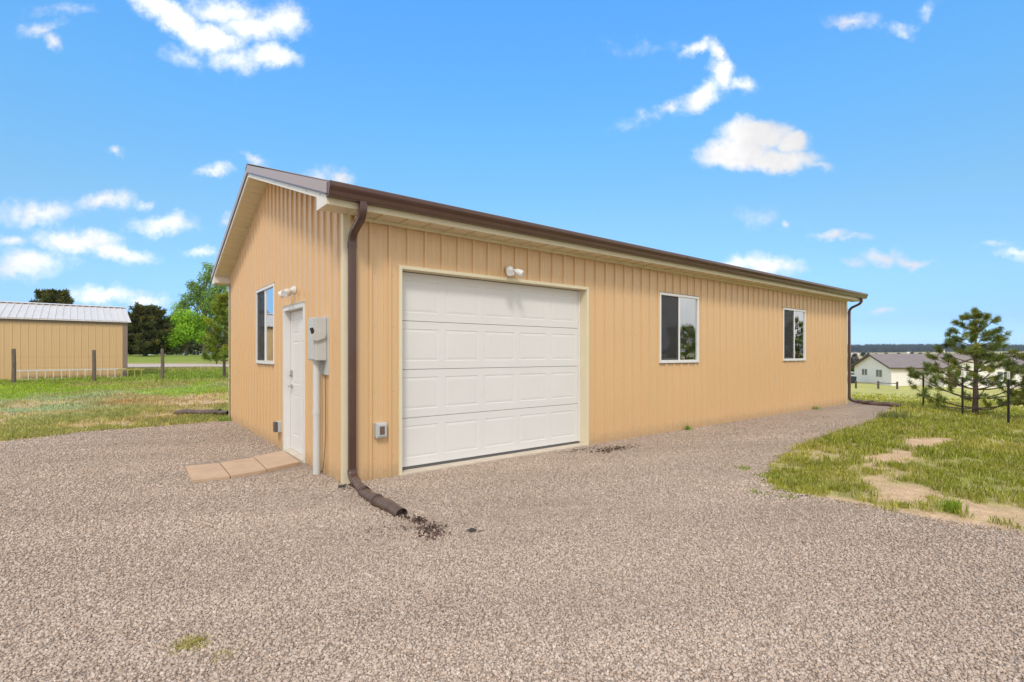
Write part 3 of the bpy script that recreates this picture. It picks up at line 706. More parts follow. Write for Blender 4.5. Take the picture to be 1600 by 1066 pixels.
for q in ((x1+.002, GX1-.002), (GX0+.002, x0-.002)): mb = MB(); mb.box(*q, .118, .165, .06, GZ1-.004); mb.build('weather_strip', M['vinyl'], gdo)
mb = MB(); mb.box(GX0+.006, GX1-.006, .128, .164, .028, .060); mb.build('bottom_seal', M['dark_grey'], gdo)
mb = MB(); mb.box(GX0-.03, GX1+.03, -.028, .5, -.1, .030); mb.build('threshold', M['concrete'], G, bevel=.006)

# entry door
fr = MB(); fr.box(-.035, .09, DY0-.068, DY0, -.01, DZ1+.068); fr.box(-.035, .09, DY1, DY1+.068, -.01, DZ1+.068); fr.box(-.035, .09, DY0, DY1, DZ1, DZ1+.068)
fr.build('door_frame', M['white'], G, bevel=.004)
ed = MB(); P3 = lambda a, b_, c: (b_, a, c)
ya, yb = DY0+.006, DY1-.006; wd = yb - ya; c1_, c2_ = (ya+.11, ya+wd/2-.05), (ya+wd/2+.05, yb-.11)
rects = [(*c, z0, z1) for c in (c1_, c2_) for z0, z1 in ((.26,.85), (1.0,1.62), (1.72,1.93))]
raised_panels(ed, ya, yb, .045, DZ1-.006, .060, rects, P3, g=.004)
ed.box(.0705, .10, ya, yb, .045, DZ1-.006)
edo = ed.build('entry_door', M['white'], G)
kb = MB(); kb.tube([(.061, yb-.07, .965), (.045, yb-.07, .965)], .032, 16); kb.tube([(.046, yb-.07, .965), (.012, yb-.07, .965)], .011, 10); kb.tube([(.012, yb-.068, .965), (.010, yb-.12, .965), (.014, yb-.18, .962)], [.011,.010,.008], 10)
kb.build('handle', M['nickel'], edo, smooth=True)
kb = MB(); kb.box(.036, .061, yb-.105, yb-.04, 1.10, 1.20); kb.tube([(.037, yb-.072, 1.125), (.022, yb-.072, 1.125)], .016, 14); kb.build('deadbolt', M['nickel'], edo, bevel=.006)
mb = MB(); mb.box(-.05, .10, DY0, DY1, -.02, .040); mb.build('threshold', M['concrete'], G, bevel=.005)
mb = MB(); mb.box(-.05, -.036, DY0-.10, DY1+.10, DZ1+.069, DZ1+.075); mb.build('drip_cap', M['cream'], G)

# windows
def window(a, b, P3, glass_side):
    """a..b along the wall; P3(s, out, z): out positive = away from the wall"""
    z0, z1 = WZ0, WZ1; fw = .042; mid = a + (b-a)*.485
    def bx(mb, s0, s1, o0, o1, q0, q1):
        c = [P3(s, o, z) for z in (q0, q1) for (s, o) in ((s0,o0),(s1,o0),(s1,o1),(s0,o1))]
        mb.add(c, [(0,3,2,1),(4,5,6,7),(0,1,5,4),(1,2,6,5),(2,3,7,6),(3,0,4,7)])
    f = MB(); bx(f, a, b, -.07, .032, z0, z0+fw); bx(f, a, b, -.07, .032, z1-fw, z1); bx(f, a, a+fw, -.07, .032, z0+fw, z1-fw); bx(f, b-fw, b, -.07, .032, z0+fw, z1-fw)
    bx(f, a-.006, b+.006, -.01, .040, z0-.012, z0-.001)
    w = f.build('window', M['vinyl'], G, bevel=.003)
    s = MB(); s0, s1 = a+fw, mid+.02; sw = .036
    bx(s, s0, s1, -.03, .008, z0+fw+.002, z0+fw+sw); bx(s, s0, s1, -.03, .008, z1-fw-sw, z1-fw-.002); bx(s, s0+.001, s0+sw, -.03, .008, z0+fw+sw, z1-fw-sw); bx(s, s1-sw, s1, -.03, .008, z0+fw+sw, z1-fw-sw)
    s.build('sash', M['vinyl'], w)
    m2 = MB(); bx(m2, mid-.018, mid+.030, -.05, .020, z0+fw+.001, z1-fw-.001); m2.build('mullion', M['vinyl'], w, bevel=.002)
    g1 = MB(); bx(g1, mid+.03, b-fw, .002, .006, z0+fw, z1-fw); g1.build('pane', M['glass'], w)
    g2 = MB(); bx(g2, s0+sw, s1-sw, -.004, .000, z0+fw+sw, z1-fw-sw); g2.build('pane', M['glass'], w)
    sc = MB(); bx(sc, s0+.002, s1-.004, .012, .0135, z0+fw+.002, z1-fw-.002); sc.build('insect_screen', M['screen'], w)
    for q0, q1 in ((z0-.024, z0-.013), (z1+.001, z1+.012)): tm = MB(); bx(tm, a-.012, b+.012, .0, .024, q0, q1); tm.build('trim', M['shed_trim'], w)
    return w
PL = lambda s, o, z: (s, -o, z); PG = lambda s, o, z: (-o, s, z)
w1 = window(*WIN[0], PL, 1); w2 = window(*WIN[1], PL, 1); w3 = window(GW[0], GW[1], lambda s, o, z: (-o, (GW[0]+GW[1]) - s, z), 1)
# white plastic bracket propped in the nearer window, and pale board edges inside
mb = MB(); bx0 = 6.42
mb.box(bx0, bx0+.10, .07, .10, WZ0+.03, WZ0+.20); mb.bar((bx0+.01,.085,WZ0+.19), (bx0-.03,.085,WZ0+.29), .02, .02, (0,1,0)); mb.bar((bx0+.05,.085,WZ0+.19), (bx0+.05,.085,WZ0+.27), .02, .02, (0,1,0)); mb.bar((bx0+.09,.085,WZ0+.19), (bx0+.12,.085,WZ0+.28), .02, .02, (0,1,0))
tag(mb.build('bracket', M['vinyl']), 'white plastic pronged bracket standing inside the nearer window of the long wall', 'bracket')
# inside: dark room, ochre boards beside the windows
mb = MB(); mb.box(.25, L_-.05, .30, W_-.05, .03, .04); mb.box(.12, L_-.1, .1, W_-.1, 2.93, 2.94); mb.box(5.0, 13, 2.6, 2.62, .04, 2.93); mb.box(.25, 5.0, 3.6, 3.62, .04, 2.93) ; mb.build('interior', M['inside'], G)
for q in ((7.0, 7.18, .24, .27, .1, 2.9), (12.08, 12.32, .24, .27, .1, 1.75), (2.9+4.3, 7.32, .22, .25, .1, 2.9)):
    mb = MB(); mb.box(*q); mb.build('wall_stud', M['osb'] if q[0] != 7.2 else M['grey_metal'], G)
mb = MB(); mb.box(.20, .22, 3.6, 3.9, .1, 2.9); mb.build('wall_stud', M['osb'], G)

# floodlights, outlets, disconnect box
def flood(c, ax):
    """c = mounting point on the wall, ax 'y' long wall / 'x' gable"""
    c = Vector(c); out = Vector((0,-1,0)) if ax == 'y' else Vector((-1,0,0)); sd_ = Vector((1,0,0)) if ax == 'y' else Vector((0,-1,0)); up = Vector((0,0,1))
    b_ = MB(); b_.tube([c, c + out*.035], [.060,.056], 20); b_.tube([c + out*.035, c + out*.06], [.03,.026], 12)
    # ball-shaped sensor housing and short arms
    b_.tube([c + out*.05 - up*.0, c + out*.075 - up*.055, c + out*.10 - up*.08], [.022,.03,.018], 12)
    o = b_.build('floodlight', M['vinyl'], G, smooth=True)
    for sg in (-1, 1):
        h = MB(); j = c + out*.065 + sd_*(.038*sg); d = (out*.62 + sd_*(.45*sg) - up*.42).normalized(); e = j + d*.02
        h.tube([j, e], .014, 10)
        h.tube([e, e + d*.02, e + d*.065, e + d*.115, e + d*.118, e + d*.105], [.022,.038,.046,.050,.046,.040], 18)
        h.build('lamp_head', M['vinyl'], o, smooth=True)
        le = MB(); le.tube([e + d*.1055, e + d*.109], .039, 18); le.build('lens', M['grey_pvc'], o, smooth=True)
flood((2.262, -.024, 2.585), 'y'); flood((-.024, 1.86, 2.315), 'x')
mb = MB(); mb.box(.335, .470, -.060, -.0, .480, .655); o = mb.build('outlet_box', M['grey_metal'], G, bevel=.012)
mb = MB(); mb.box(.352, .453, -.074, -.061, .500, .640); mb.build('cover', M['grey_metal'], o, bevel=.008)
mb = MB(); mb.box(.372, .433, -.078, -.0745, .520, .615); mb.build('socket', pmat('smoked_lid', (.16,.11,.09), .25), o, bevel=.006)
mb = MB(); mb.box(-.06, 0, 2.62, 2.74, .26, .42); o = mb.build('outlet_box', M['grey_metal'], G, bevel=.006)
mb = MB(); mb.box(-.105, -.061, 2.625, 2.735, .265, .415); mb.build('cover', M['dark_grey'], o, bevel=.01)
# electrical disconnect on its back plate with conduit
mb = MB(); mb.box(-.032, -.0, .455, .80, 1.19, 1.875); eb = mb.build('electrical_box', M['grey_metal'], G, bevel=.004)
mb = MB(); mb.box(-.165, -.033, .50, .765, 1.36, 1.865); hb = mb.build('housing', M['grey_metal'], eb, bevel=.010)
mb = MB(); mb.box(-.172, -.1655, .515, .75, 1.375, 1.85); mb.build('cover', M['grey_metal'], eb, bevel=.004)
mb = MB(); mb.extr([(-.172,1.70),(-.205,1.66),(-.205,1.60),(-.15,1.585),(-.06,1.62),(-.05,1.66),(-.10,1.70)], 'y', .470, .499); mb.build('lever_plate', M['grey_metal'], eb, bevel=.004)
mb = MB(); mb.bar((-.19, .49, 1.67), (-.215, .475, 1.735), .03, .03); mb.build('lever', M['rubber'], eb, bevel=.004)
mb = MB(); mb.tube([(-.10,.655,1.362), (-.10,.655,1.325)], .052, 20); mb.tube([(-.10,.655,1.325), (-.10,.655,-.02)], .043, 20); mb.tube([(-.10,.655,.78), (-.10,.655,.72)], .047, 20); mb.build('conduit', M['grey_pvc'], eb, smooth=True)
mb = MB(); mb.tube([(-.03,.56,1.19), (-.028,.56,.5), (-.03,.575,.3), (-.045,.58,.12), (-.05,.60,0)], .004, 6); mb.build('ground_wire', M['dark_grey'], eb)

# paving slabs at the entry door
SLAB = [[(-1.291,2.110),(-1.329,1.085),(-.949,1.020),(-.937,1.805)], [(-.925,1.800),(-.937,1.015),(-.548,1.120),(-.512,2.05)], [(-.500,2.055),(-.536,1.125),(-.098,1.330),(-.115,2.300)]]
SLAB = [[(-1.29,2.00),(-1.31,1.10),(-.945,1.06),(-.93,1.93)], [(-.92,1.945),(-.935,1.06),(-.545,1.13),(-.51,2.03)], [(-.50,2.06),(-.535,1.14),(-.115,1.32),(-.075,2.25)]]
lab = ['sandy concrete slab farthest from the entry door', 'sandy concrete slab in the middle of the row of three', 'sandy concrete slab touching the entry door sill']
for q, lb, dz in zip(SLAB, lab, (0, .004, .010)):
    mb = MB(); mb.extr(q, 'z', .0, .040 + dz); tag(mb.build('paving_slab', M['paver'], None, bevel=.006, org=(q[0][0], q[0][1], 0)), lb, 'paving slab', 'paving slabs before the entry door')

# drain pipe on the far left corner lying in the grass
mb = MB(); pipe_section(mb, (.06,7.55,.10), (-.10,8.05,.08), .05, .06, seed=1); pipe_section(mb, (-.05,7.98,.085), (-.70,8.50,.075), .075, .075, seed=2, n=12); pipe_section(mb, (-.62,8.44,.08), (-.86,8.62,.065), .085, .075, seed=6)
tag(mb.build('drain_pipe', M['brown_dusty'], None, smooth=True), 'dusty dark drain pipe lying in the grass past the far left corner of the garage', 'drain pipe')

# mulch washed out below the downspout, scraps on the gravel
V_, F_, C_ = [], [], []
def flakes(cx, cy, sx, sy, n, c, s0, s1, z=.02):
    for i in range(n):
        x = random.gauss(cx, sx); y = random.gauss(cy, sy); a = random.uniform(0, 6.28); s = random.uniform(s0, s1); w = s*random.uniform(.3,.7); o = len(V_)
        zz = z + random.random()*.014
        for (p, r) in ((-s,-w), (s,-w), (s,w), (-s,w)): V_.append((x + p*math.cos(a) - r*math.sin(a), y + p*math.sin(a) + r*math.cos(a), zz + random.uniform(-.008,.008)))
        F_.append((o,o+1,o+2,o+3)); k = random.uniform(.6,1.4); C_.append([q*k for q in c])
flakes(.045,-1.62,.035,.05,75,(.10,.06,.045),.006,.015); flakes(.06,-1.86,.05,.05,75,(.10,.06,.045),.005,.014); flakes(-.25,-1.70,.12,.1,45,(.16,.11,.09),.004,.010); flakes(-.0,-1.47,.015,.03,16,(.08,.05,.04),.006,.014); flakes(.0,-1.8,.07,.14,70,(.13,.09,.07),.004,.011); flakes(-.03,-2.0,.06,.06,60,(.12,.065,.05),.005,.013)
tag(npmesh('mulch', V_, F_, M['foliage'], C_), 'dark bark mulch washed onto the gravel below the pipe mouth', 'mulch', kind='stuff')
V_, F_, C_ = [], [], []
flakes(3.85,-.52,.22,.07,200,(.09,.045,.025),.008,.02, .015); flakes(3.45,-.25,.2,.04,60,(.12,.09,.06),.008,.016,.015)
tag(npmesh('soil_crumbs', V_, F_, M['foliage'], C_), 'brown soil crumbs scattered by the right foot of the roll-up door', 'soil', kind='stuff')
mb = MB(); c = Vector((.254,-2.122,.02)); pts = []
for i in range(9):
    a = 2*math.pi*i/9; r = (.055 if i % 2 else .035); pts.append(c + Vector((r*1.0*math.cos(a)*RT.x - r*.5*math.sin(a)*RT.y, r*math.cos(a)*RT.y*1.0 + r*.5*math.sin(a)*RT.x, random.uniform(-.004,.012))))
mb.add([c + Vector((0,0,.028))] + pts, [(0, 1+k, 1+(k+1)%9) for k in range(9)]); mb.add([c + Vector((.0,.0,.004))] + pts, [(0, 1+(k+1)%9, 1+k) for k in range(9)])
mb.bar(c + RT*.05, c + RT*.10 + Vector((0,0,.008)), .004, .004)
tag(mb.build('dead_leaf', M['rubber']), 'curled black leaf lying on the open gravel', 'leaf')

# ------------------------------------------------------------------ grass
def blades(x, y, z, h, w, colr, lean=.5, nper=1):
    """one bent blade (two tris as a quad + tip tri flattened to 2 quads) per entry"""
    n = len(x); a = rng.uniform(0, 2*np.pi, n); dx, dy = np.cos(a), np.sin(a); le = rng.uniform(.1, 1, n) * lean * h
    la = rng.uniform(0, 2*np.pi, n); lx, ly = np.cos(la)*le, np.sin(la)*le
    V = np.zeros((n, 5, 3)); hw = w/2
    V[:,0] = np.stack([x-dx*hw, y-dy*hw, z-.01], 1); V[:,1] = np.stack([x+dx*hw, y+dy*hw, z-.01], 1)
    V[:,2] = np.stack([x+dx*hw*.8+lx*.35, y+dy*hw*.8+ly*.35, z+h*.62], 1); V[:,3] = np.stack([x-dx*hw*.8+lx*.35, y-dy*hw*.8+ly*.35, z+h*.62], 1)
    V[:,4] = np.stack([x+lx, y+ly, z+h*.95 - le*.25], 1)
    b = (np.arange(n)*5)[:, None]
    T = np.concatenate([b + np.array([[0,1,2]]), b + np.array([[0,2,3]]), b + np.array([[3,2,4]])], 0)
    return V.reshape(-1, 3), T, np.concatenate([colr]*3, 0)
def tufts(n_t, region, per, h0, h1, w, cfun, spread=.05, lean=.6, name='grass', label='', keep=None):
    x, y = region(n_t); k = keep(x, y); x, y = x[k], y[k]; m = len(x)
    ht = rng.uniform(h0, h1, m) * (.6 + .8*vn(x, y, 1.1, 3, 21))
    X = np.repeat(x, per) + rng.normal(0, spread, m*per); Y = np.repeat(y, per) + rng.normal(0, spread, m*per); H = np.repeat(ht, per) * rng.uniform(.55, 1.1, m*per)
    c = cfun(X, Y) * np.repeat(rng.uniform(.8, 1.2, (m, 1)), per, 0) * rng.uniform(.7, 1.35, (m*per, 1))
    return blades(X, Y, gz(X, Y), H, w*rng.uniform(.6, 1.3, m*per), c, lean)
def wedge(d0, d1, l0, l1):
    def f(n):
        d = np.sqrt(rng.uniform(d0*d0, d1*d1, n)); u = rng.uniform(l0, l1, n); la = u*d
        return CX + d*FW.x + la*RT.x, CY + d*FW.y + la*RT.y
    return f
def gcol(x, y):
    a = np.array([.30,.345,.03]); b_ = np.array([.46,.44,.075]); c = np.array([.62,.55,.25]); n = sst(vn(x, y, .8, 4, 31), .3, .7)[:, None]
    r = rng.random((len(x), 1)); base = a*(1-n) + b_*n; base = np.where(r < .12, base*np.array([.5,.45,.5]), base); return np.where(r > .82, c, base)
offg = lambda x, y: in_gravel_np(x, y) < rng.normal(-.03, .035, len(x))
outb = lambda x, y: ~((x > -.1) & (x < 14.75) & (y > -.1) & (y < 7.1))
keepR = lambda x, y: offg(x, y) & outb(x, y) & (x > 3) & (rng.random(len(x)) > dirtness(x, y)*.97 + .06) & (rng.random(len(x)) > .9*sst(vn(x, y, 2.9, 4, 41), .52, .63))
parts_ = []
parts_.append(tufts(9000, wedge(3.4, 6.6, .3, 1.45), 15, .035, .095, .0055, gcol, .03, .9, keep=keepR))
parts_.append(tufts(11500, wedge(6.4, 11.5, .42, 1.35), 14, .04, .105, .0075, gcol, .035, .75, keep=keepR))
parts_.append(tufts(9000, wedge(11.5, 20, .5, 1.3), 8, .05, .13, .015, gcol, .05, .6, keep=keepR))
parts_.append(tufts(9000, wedge(20, 40, .55, 1.3), 6, .05, .13, .03, lambda x, y: gcol(x, y)*1.1, .10, .5, keep=lambda x, y: keepR(x, y) & (rng.random(len(x)) > sst(np.hypot(x-CX, y-CY), 22, 44))))
def joinp(ps):
    V, F, C = [], [], []; o = 0
    for v, f, c in ps: V.append(v); F.append(f + o); C.append(c); o += len(v)
    return np.concatenate(V), np.concatenate(F), np.concatenate(C)
V, F, C = joinp(parts_); tag(npmesh('grass', V, F, M['grass'], C), 'clumpy green and straw grass right of the gravel drive', 'grass', kind='stuff')
def lcol(x, y):
    base = cover(x, y)*np.array([.98, 1.05, .85]); g = gcol(x, y); sg = sst(vn(x, y, .45, 4, 51), .5, .62)[:, None] * (1 - sst(y, 19, 21))[:, None]; base = base*.8 + g*.2; base = base*1.18; return base*(1-.7*sg) + np.array([.36,.54,.035])*.7*sg
keepL = lambda x, y: offg(x, y) & outb(x, y) & (y > 4) & (rng.random(len(x)) > dirtness(x, y)*.85 + .08) & ~((y > 31.0) & (y < 41))
parts_ = []
parts_.append(tufts(9500, wedge(8, 13, -1.3, -.42), 10, .04, .10, .013, lcol, .05, .75, keep=keepL))
parts_.append(tufts(10500, wedge(13, 20, -1.25, -.5), 8, .05, .12, .02, lcol, .07, .65, keep=keepL))
parts_.append(tufts(6500, wedge(20, 34, -1.2, -.5), 8, .08, .20, .03, lcol, .12, .5, keep=keepL))
V, F, C = joinp(parts_); tag(npmesh('grass', V, F, M['grass'], C), 'patchy green lawn with grey sage and bare soil left of the garage', 'grass', kind='stuff')
# single weeds and tufts
def clump(cx, cy, n, sp, h, w, c, name, label, cat='weed', lean=.8, group=None):
    x = rng.normal(cx, sp, n); y = rng.normal(cy, sp, n); cc_ = np.array(c)[None]*rng.uniform(.6, 1.4, (n, 1))
    V, F, C = blades(x, y, gz(x, y)+.008, h*rng.uniform(.4, 1, n), w*rng.uniform(.6, 1.4, n), cc_, lean); o = npmesh(name, V, F, M['grass'], C, org=(cx, cy, 0)); tag(o, label, cat, group); return o
clump(-1.70,-2.57, 520, .04, .028, .004, (.50,.45,.13), 'grass_tuft', 'flattened yellow-green tuft growing in the foreground gravel', 'grass tuft', 1.4)
clump(-1.585,-2.77, 240, .04, .02, .004, (.52,.47,.22), 'grass_tuft', 'smaller faded tuft beside the yellow-green one in the foreground gravel', 'grass tuft', 1.4)
clump(6.44,-.08, 26, .04, .14, .014, (.20,.32,.05), 'weed', 'small leafy green weed at the foot of the long wall below the nearer window')
clump(6.62,-.07, 12, .03, .09, .014, (.20,.32,.05), 'weed', 'tiny weed just right of the leafy one below the nearer window')
clump(12.3,-.07, 26, .05, .12, .014, (.22,.30,.07), 'weed', 'small weed at the wall foot past the farther window')
clump(-.12, 6.75, 90, .06, .14, .014, (.28,.38,.07), 'weed', 'green weed at the left rear corner of the garage')
clump(11.6,-1.95, 220, .14, .24, .012, (.22,.26,.08), 'shrub', 'dark tall weed clump standing at the far gravel edge', 'weed')
for i, (x, y, n, h) in enumerate(((4.15,-2.35,60,.07), (4.0,-2.75,50,.06), (3.2,-3.0,45,.05), (3.25,-3.25,40,.05))):
    clump(x, y, n, .055, h, .008, (.28,.36,.06), 'grass_tuft', ['spreading grass tuft on the gravel nearest the long wall', 'low grass tuft on the gravel just left of the grass bank', 'thin grass tuft on the gravel before the tip of the grass bank', 'nearest thin grass tuft on the gravel below the tip of the bank'][i], 'grass tuft', 1.3, None)
clump(4.02,-4.35, 200, .045, .15, .006, (.27,.38,.04), 'grass_tuft', 'upright bright tuft rising from the bare sandy strip of the bank', 'grass tuft', .6)

# ------------------------------------------------------------------ trees
def needles(C, D, n, ln, w, colr, spread=1.0):
    """C (k,3) tuft centres, D (k,3) axis; n needles per tuft"""
    k = len(C); Cc = np.repeat(C, n, 0); Dd = np.repeat(D, n, 0); v = rng.normal(size=(k*n, 3)); v /= np.linalg.norm(v, axis=1)[:, None]
    d = Dd*.75 + v*spread; d /= np.linalg.norm(d, axis=1)[:, None]
    s = rng.normal(size=(k*n, 3)); s = np.cross(d, s); s /= np.linalg.norm(s, axis=1)[:, None]
    base = Cc - Dd * rng.uniform(0, ln*.9, (k*n, 1)); L = ln * rng.uniform(.6, 1.1, (k*n, 1)); tip = base + d*L; tip[:, 2] += .03*ln
    V = np.stack([base - s*w*.35, base + s*w*.35, tip + s*w*.5, tip - s*w*.5], 1).reshape(-1, 3)
    F = np.arange(k*n*4).reshape(-1, 4); cl = np.repeat(colr, n, 0) * rng.uniform(.65, 1.4, (k*n, 1))
    return V, F, cl
def pine(loc, H, Rad, label, whorls, tuft_n, ln, w, c, seed, base_clear=.10, top_pow=.8, brn=6, sub=3, trunk_r=.07, group=None, upturn=.35, tilt=0.0, bumpy=.25, slope=.55, name='pine_tree', cl_name='crown'):
    r = random.Random(seed); loc = Vector(loc); T = empty(name, loc, label, 'tree', group)
    tb = MB(); n = 10; tp = []
    for i in range(n+1):
        t_ = i/n; tp.append(loc + Vector((math.sin(t_*3+seed)*.04*H*.3, math.cos(t_*2.3+seed)*.03*H*.3, -.05 + t_*(H*.97+.05))))
    tb.tube(tp, [trunk_r*(1-.88*i/n)*(1.25 if i == 0 else 1) for i in range(n+1)], 8)
    CC, DD = [], []
    def at(tz): f = tz*n; i = min(int(f), n-1); return tp[i].lerp(tp[i+1], f-i)
    for k in range(whorls):
        tz = base_clear + (1-base_clear)*(k/whorls)**.95; a0 = r.uniform(0, 6.28); nb = max(3, int(brn*(1-.35*tz)))
        for j in range(nb):
            a = a0 + 6.283*j/nb + r.uniform(-.3,.3); L = Rad * (1 - (tz-base_clear)/(1-base_clear))**top_pow * r.uniform(1-bumpy, 1+bumpy) + .10*Rad
            p0 = at(tz); out = Vector((math.cos(a), math.sin(a), 0)); sl = .05 + slope*tz + r.uniform(-.1,.12)
            pts = [p0 + out*(L*s_) + Vector((0,0,(sl*s_ + upturn*s_*s_*.9 - .12*s_*(1-s_)*(1-tz)) * L)) for s_ in (0,.25,.5,.75,1)]
            tb.tube(pts, [trunk_r*.34*(1-tz*.6)*q for q in (1,.8,.6,.42,.2)], 5, cap=False)
            CC.append(pts[-1]); DD.append((pts[-1]-pts[-2]).normalized())
            for s_ in range(sub):
                f = r.uniform(.38, .97); b0 = pts[0] + (pts[-1]-pts[0])*f; i = int(f*4); i = min(i,3); b0 = pts[i].lerp(pts[i+1], f*4-i)
                sa = a + r.choice((-1,1))*r.uniform(.5,1.3); l2 = L*r.uniform(.14,.34)+.05; e = b0 + Vector((math.cos(sa), math.sin(sa), r.uniform(.1,.8)))*l2
                tb.tube([b0, b0.lerp(e,.5) - Vector((0,0,.02*l2)), e], [trunk_r*.12, trunk_r*.10, trunk_r*.05], 4, cap=False)
                CC.append(e); DD.append((e-b0).normalized()*.7 + Vector((0,0,.5)))
                if l2 > ln*1.6: CC.append(b0.lerp(e,.55)); DD.append((e-b0).normalized())
    for q in range(4): CC.append(tp[-1] + Vector((r.uniform(-.05,.05)*H*.3, r.uniform(-.05,.05)*H*.3, r.uniform(-.04,.04)*H))); DD.append(Vector((r.uniform(-.3,.3), r.uniform(-.3,.3), 1)))
    tb.build('trunk', M['bark'], T, smooth=True)
    CC = np.array([tuple(p) for p in CC]); DD = np.array([tuple(p) for p in DD])
    cc_ = np.array(c)[None]*rng.uniform(.6, 1.45, (len(CC), 1)) * np.array([1,1,1])[None]; yl = rng.random((len(CC),1)) > .7; cc_ = np.where(yl, cc_*np.array([1.5,1.2,.8]), cc_)
    V, F, cl = needles(CC, DD, tuft_n, ln, w, cc_)
    npmesh(cl_name, V, F, M['foliage'], cl, parent=T); return T
def wpos(u, v_or_d, d=None):
    """point on the terrain at lateral ratio (u-800)/790 and depth d"""
    d = v_or_d; la = (u-800)/790*d; x = CX + d*FW.x + la*RT.x; y = CY + d*FW.y + la*RT.y; return (x, y, float(gz(x, y)))
PC = (.17, .225, .045)
pine(wpos(1523, 14.3), 2.95, 1.38, 'open young pine with bare lower limbs behind the steel fence posts', 11, 75, .115, .0085, PC, 8, base_clear=.08, brn=6, sub=4, bumpy=.12, trunk_r=.075, upturn=.27, top_pow=1.0, slope=.30)
pine(wpos(1668, 13.0), 2.3, 1.05, 'pine cut off by the right edge of the picture', 9, 60, .13, .009, (.11,.14,.03), 11, base_clear=.1, brn=6, sub=4, trunk_r=.07)
pine((18.2,-7.6,float(gz(18.2,-7.6))), 3.1, 1.3, 'taller pine standing outside the picture on the right', 11, 45, .15, .012, PC, 13, base_clear=.1, brn=7, sub=4, trunk_r=.09)
pine(wpos(228, 44), 4.15, 1.85, 'dark dense pine just right of the neighbouring shed', 14, 42, .30, .045, (.10,.115,.04), 17, base_clear=.05, brn=9, sub=6, trunk_r=.16, top_pow=.55, upturn=.2)
pine(wpos(84, 44), 5.5, 1.75, 'dark pine top showing over the shed roof', 13, 42, .30, .045, (.105,.125,.04), 19, base_clear=.1, brn=9, sub=5, trunk_r=.18, top_pow=.45, upturn=.25)
pine(wpos(352, 23), 3.95, .62, 'yellow-green pine half hidden by the left corner of the garage', 11, 60, .19, .018, (.21,.29,.045), 23, base_clear=.22, brn=6, sub=3, trunk_r=.07, top_pow=.35, upturn=.3, bumpy=.35)
def leafy(loc, H, label, lobes, nleaf, size, c, seed, trunk_r=.12, name='leafy_tree'):
    """lobes: (dx, dy, z, radius) of leaf clumps relative to the base; limbs grow to each"""
    r = random.Random(seed); loc = Vector(loc); T = empty(name, loc, label, 'tree'); tb = MB()
    tb.tube([loc + Vector((0,0,-.1)), loc + Vector((.05,0,H*.2)), loc + Vector((.0,.05,H*.45)), loc + Vector((.1,.1,H*.8))], [trunk_r, trunk_r*.8, trunk_r*.55, trunk_r*.2], 8)
    Pts, Cl = [], []
    for (dx, dy, z, rad) in lobes:
        c0 = loc + Vector((dx, dy, z)); z0 = max(.12*H, min(z*.55, z - .3)); b0 = loc + Vector((.03,.05,z0))
        tb.tube([b0, b0.lerp(c0, .5) + Vector((0,0,.08*rad)), c0], [trunk_r*.4, trunk_r*.25, trunk_r*.08], 5, cap=False)
        for q in range(5):
            e = c0 + Vector((r.uniform(-1,1), r.uniform(-1,1), r.uniform(-.6,1)))*rad*.9; tb.tube([c0.lerp(b0,.25), e], [trunk_r*.12, trunk_r*.04], 4, cap=False)
        k = int(nleaf * rad**2); v = rng.normal(size=(k, 3)); v /= np.linalg.norm(v, axis=1)[:, None]; rr_ = rad * rng.random((k,1))**.5 * (1 + .35*(vn(v[:,0]*2+dx, v[:,1]*2+v[:,2]*2, 1.5, 2, seed)[:,None]-.5)*2)
        Pts.append(np.array(c0)[None] + v*rr_*np.array([1,1,.85])); Cl.append(np.array(c)[None]*rng.uniform(.75,1.25)*np.ones((k,1)))
    Pts = np.concatenate(Pts); Cl = np.concatenate(Cl); n = len(Pts); a = rng.normal(size=(n,3)); a /= np.linalg.norm(a, axis=1)[:,None]; b_ = np.cross(a, rng.normal(size=(n,3))); b_ /= np.linalg.norm(b_, axis=1)[:,None]
    s = size*rng.uniform(.6,1.3,(n,1)); V = np.stack([Pts - a*s, Pts + b_*s*.5, Pts + a*s, Pts - b_*s*.5], 1).reshape(-1,3)
    tb.build('trunk', M['bark'], T, smooth=True); npmesh('crown', V, np.arange(n*4).reshape(-1,4), M['foliage'], Cl*rng.uniform(.6,1.4,(n,1)), parent=T); return T
def rl(dla, z, rad, dd=0):   # lobe offset: lateral to the view, depth
    return (RT.x*dla + FW.x*dd, RT.y*dla + FW.y*dd, z, rad)
leafy(wpos(290, 45), 4.2, 'low broad tree with bright green leaves between the dark pine and the garage', [rl(-1.6,2.0,.95), rl(-.9,3.0,1.0,.3), rl(-1.7,1.1,.7), rl(0,3.3,1.05), rl(.5,2.2,1.05,-.6), rl(-.5,1.6,1.0,-.5), rl(1.3,3.0,.9), rl(1.4,1.7,.8), rl(-1.9,2.9,.65), rl(-1.2,2.2,.9,.4), rl(.3,2.6,1.0)], 1300, .095, (.27,.46,.035), 5)
leafy(wpos(318, 50), 9.3, 'tall airy tree with small bluish green leaves rising behind the bright one', [rl(-2.3,4.6,.9), rl(-1.4,5.6,1.0), rl(-.5,6.6,1.0), rl(.3,7.6,.9), rl(.55,8.7,.7), rl(1.2,6.5,1.0), rl(-2.9,3.8,.6), rl(-.3,5.0,1.2,.5), rl(1.0,4.8,1.2), rl(-1.2,7.0,.6), rl(.9,7.9,.7), rl(2.0,5.4,1.0), rl(2.0,7.0,.7), rl(-1.3,3.8,1.0), rl(1.7,3.4,1.0), rl(.2,3.2,1.0), rl(.9,5.7,1.0), rl(2.2,4.3,.9), rl(-1.9,5.0,.7), rl(1.5,7.6,.6), rl(-.4,6.0,.9)], 950, .085, (.27,.42,.08), 9, trunk_r=.16)
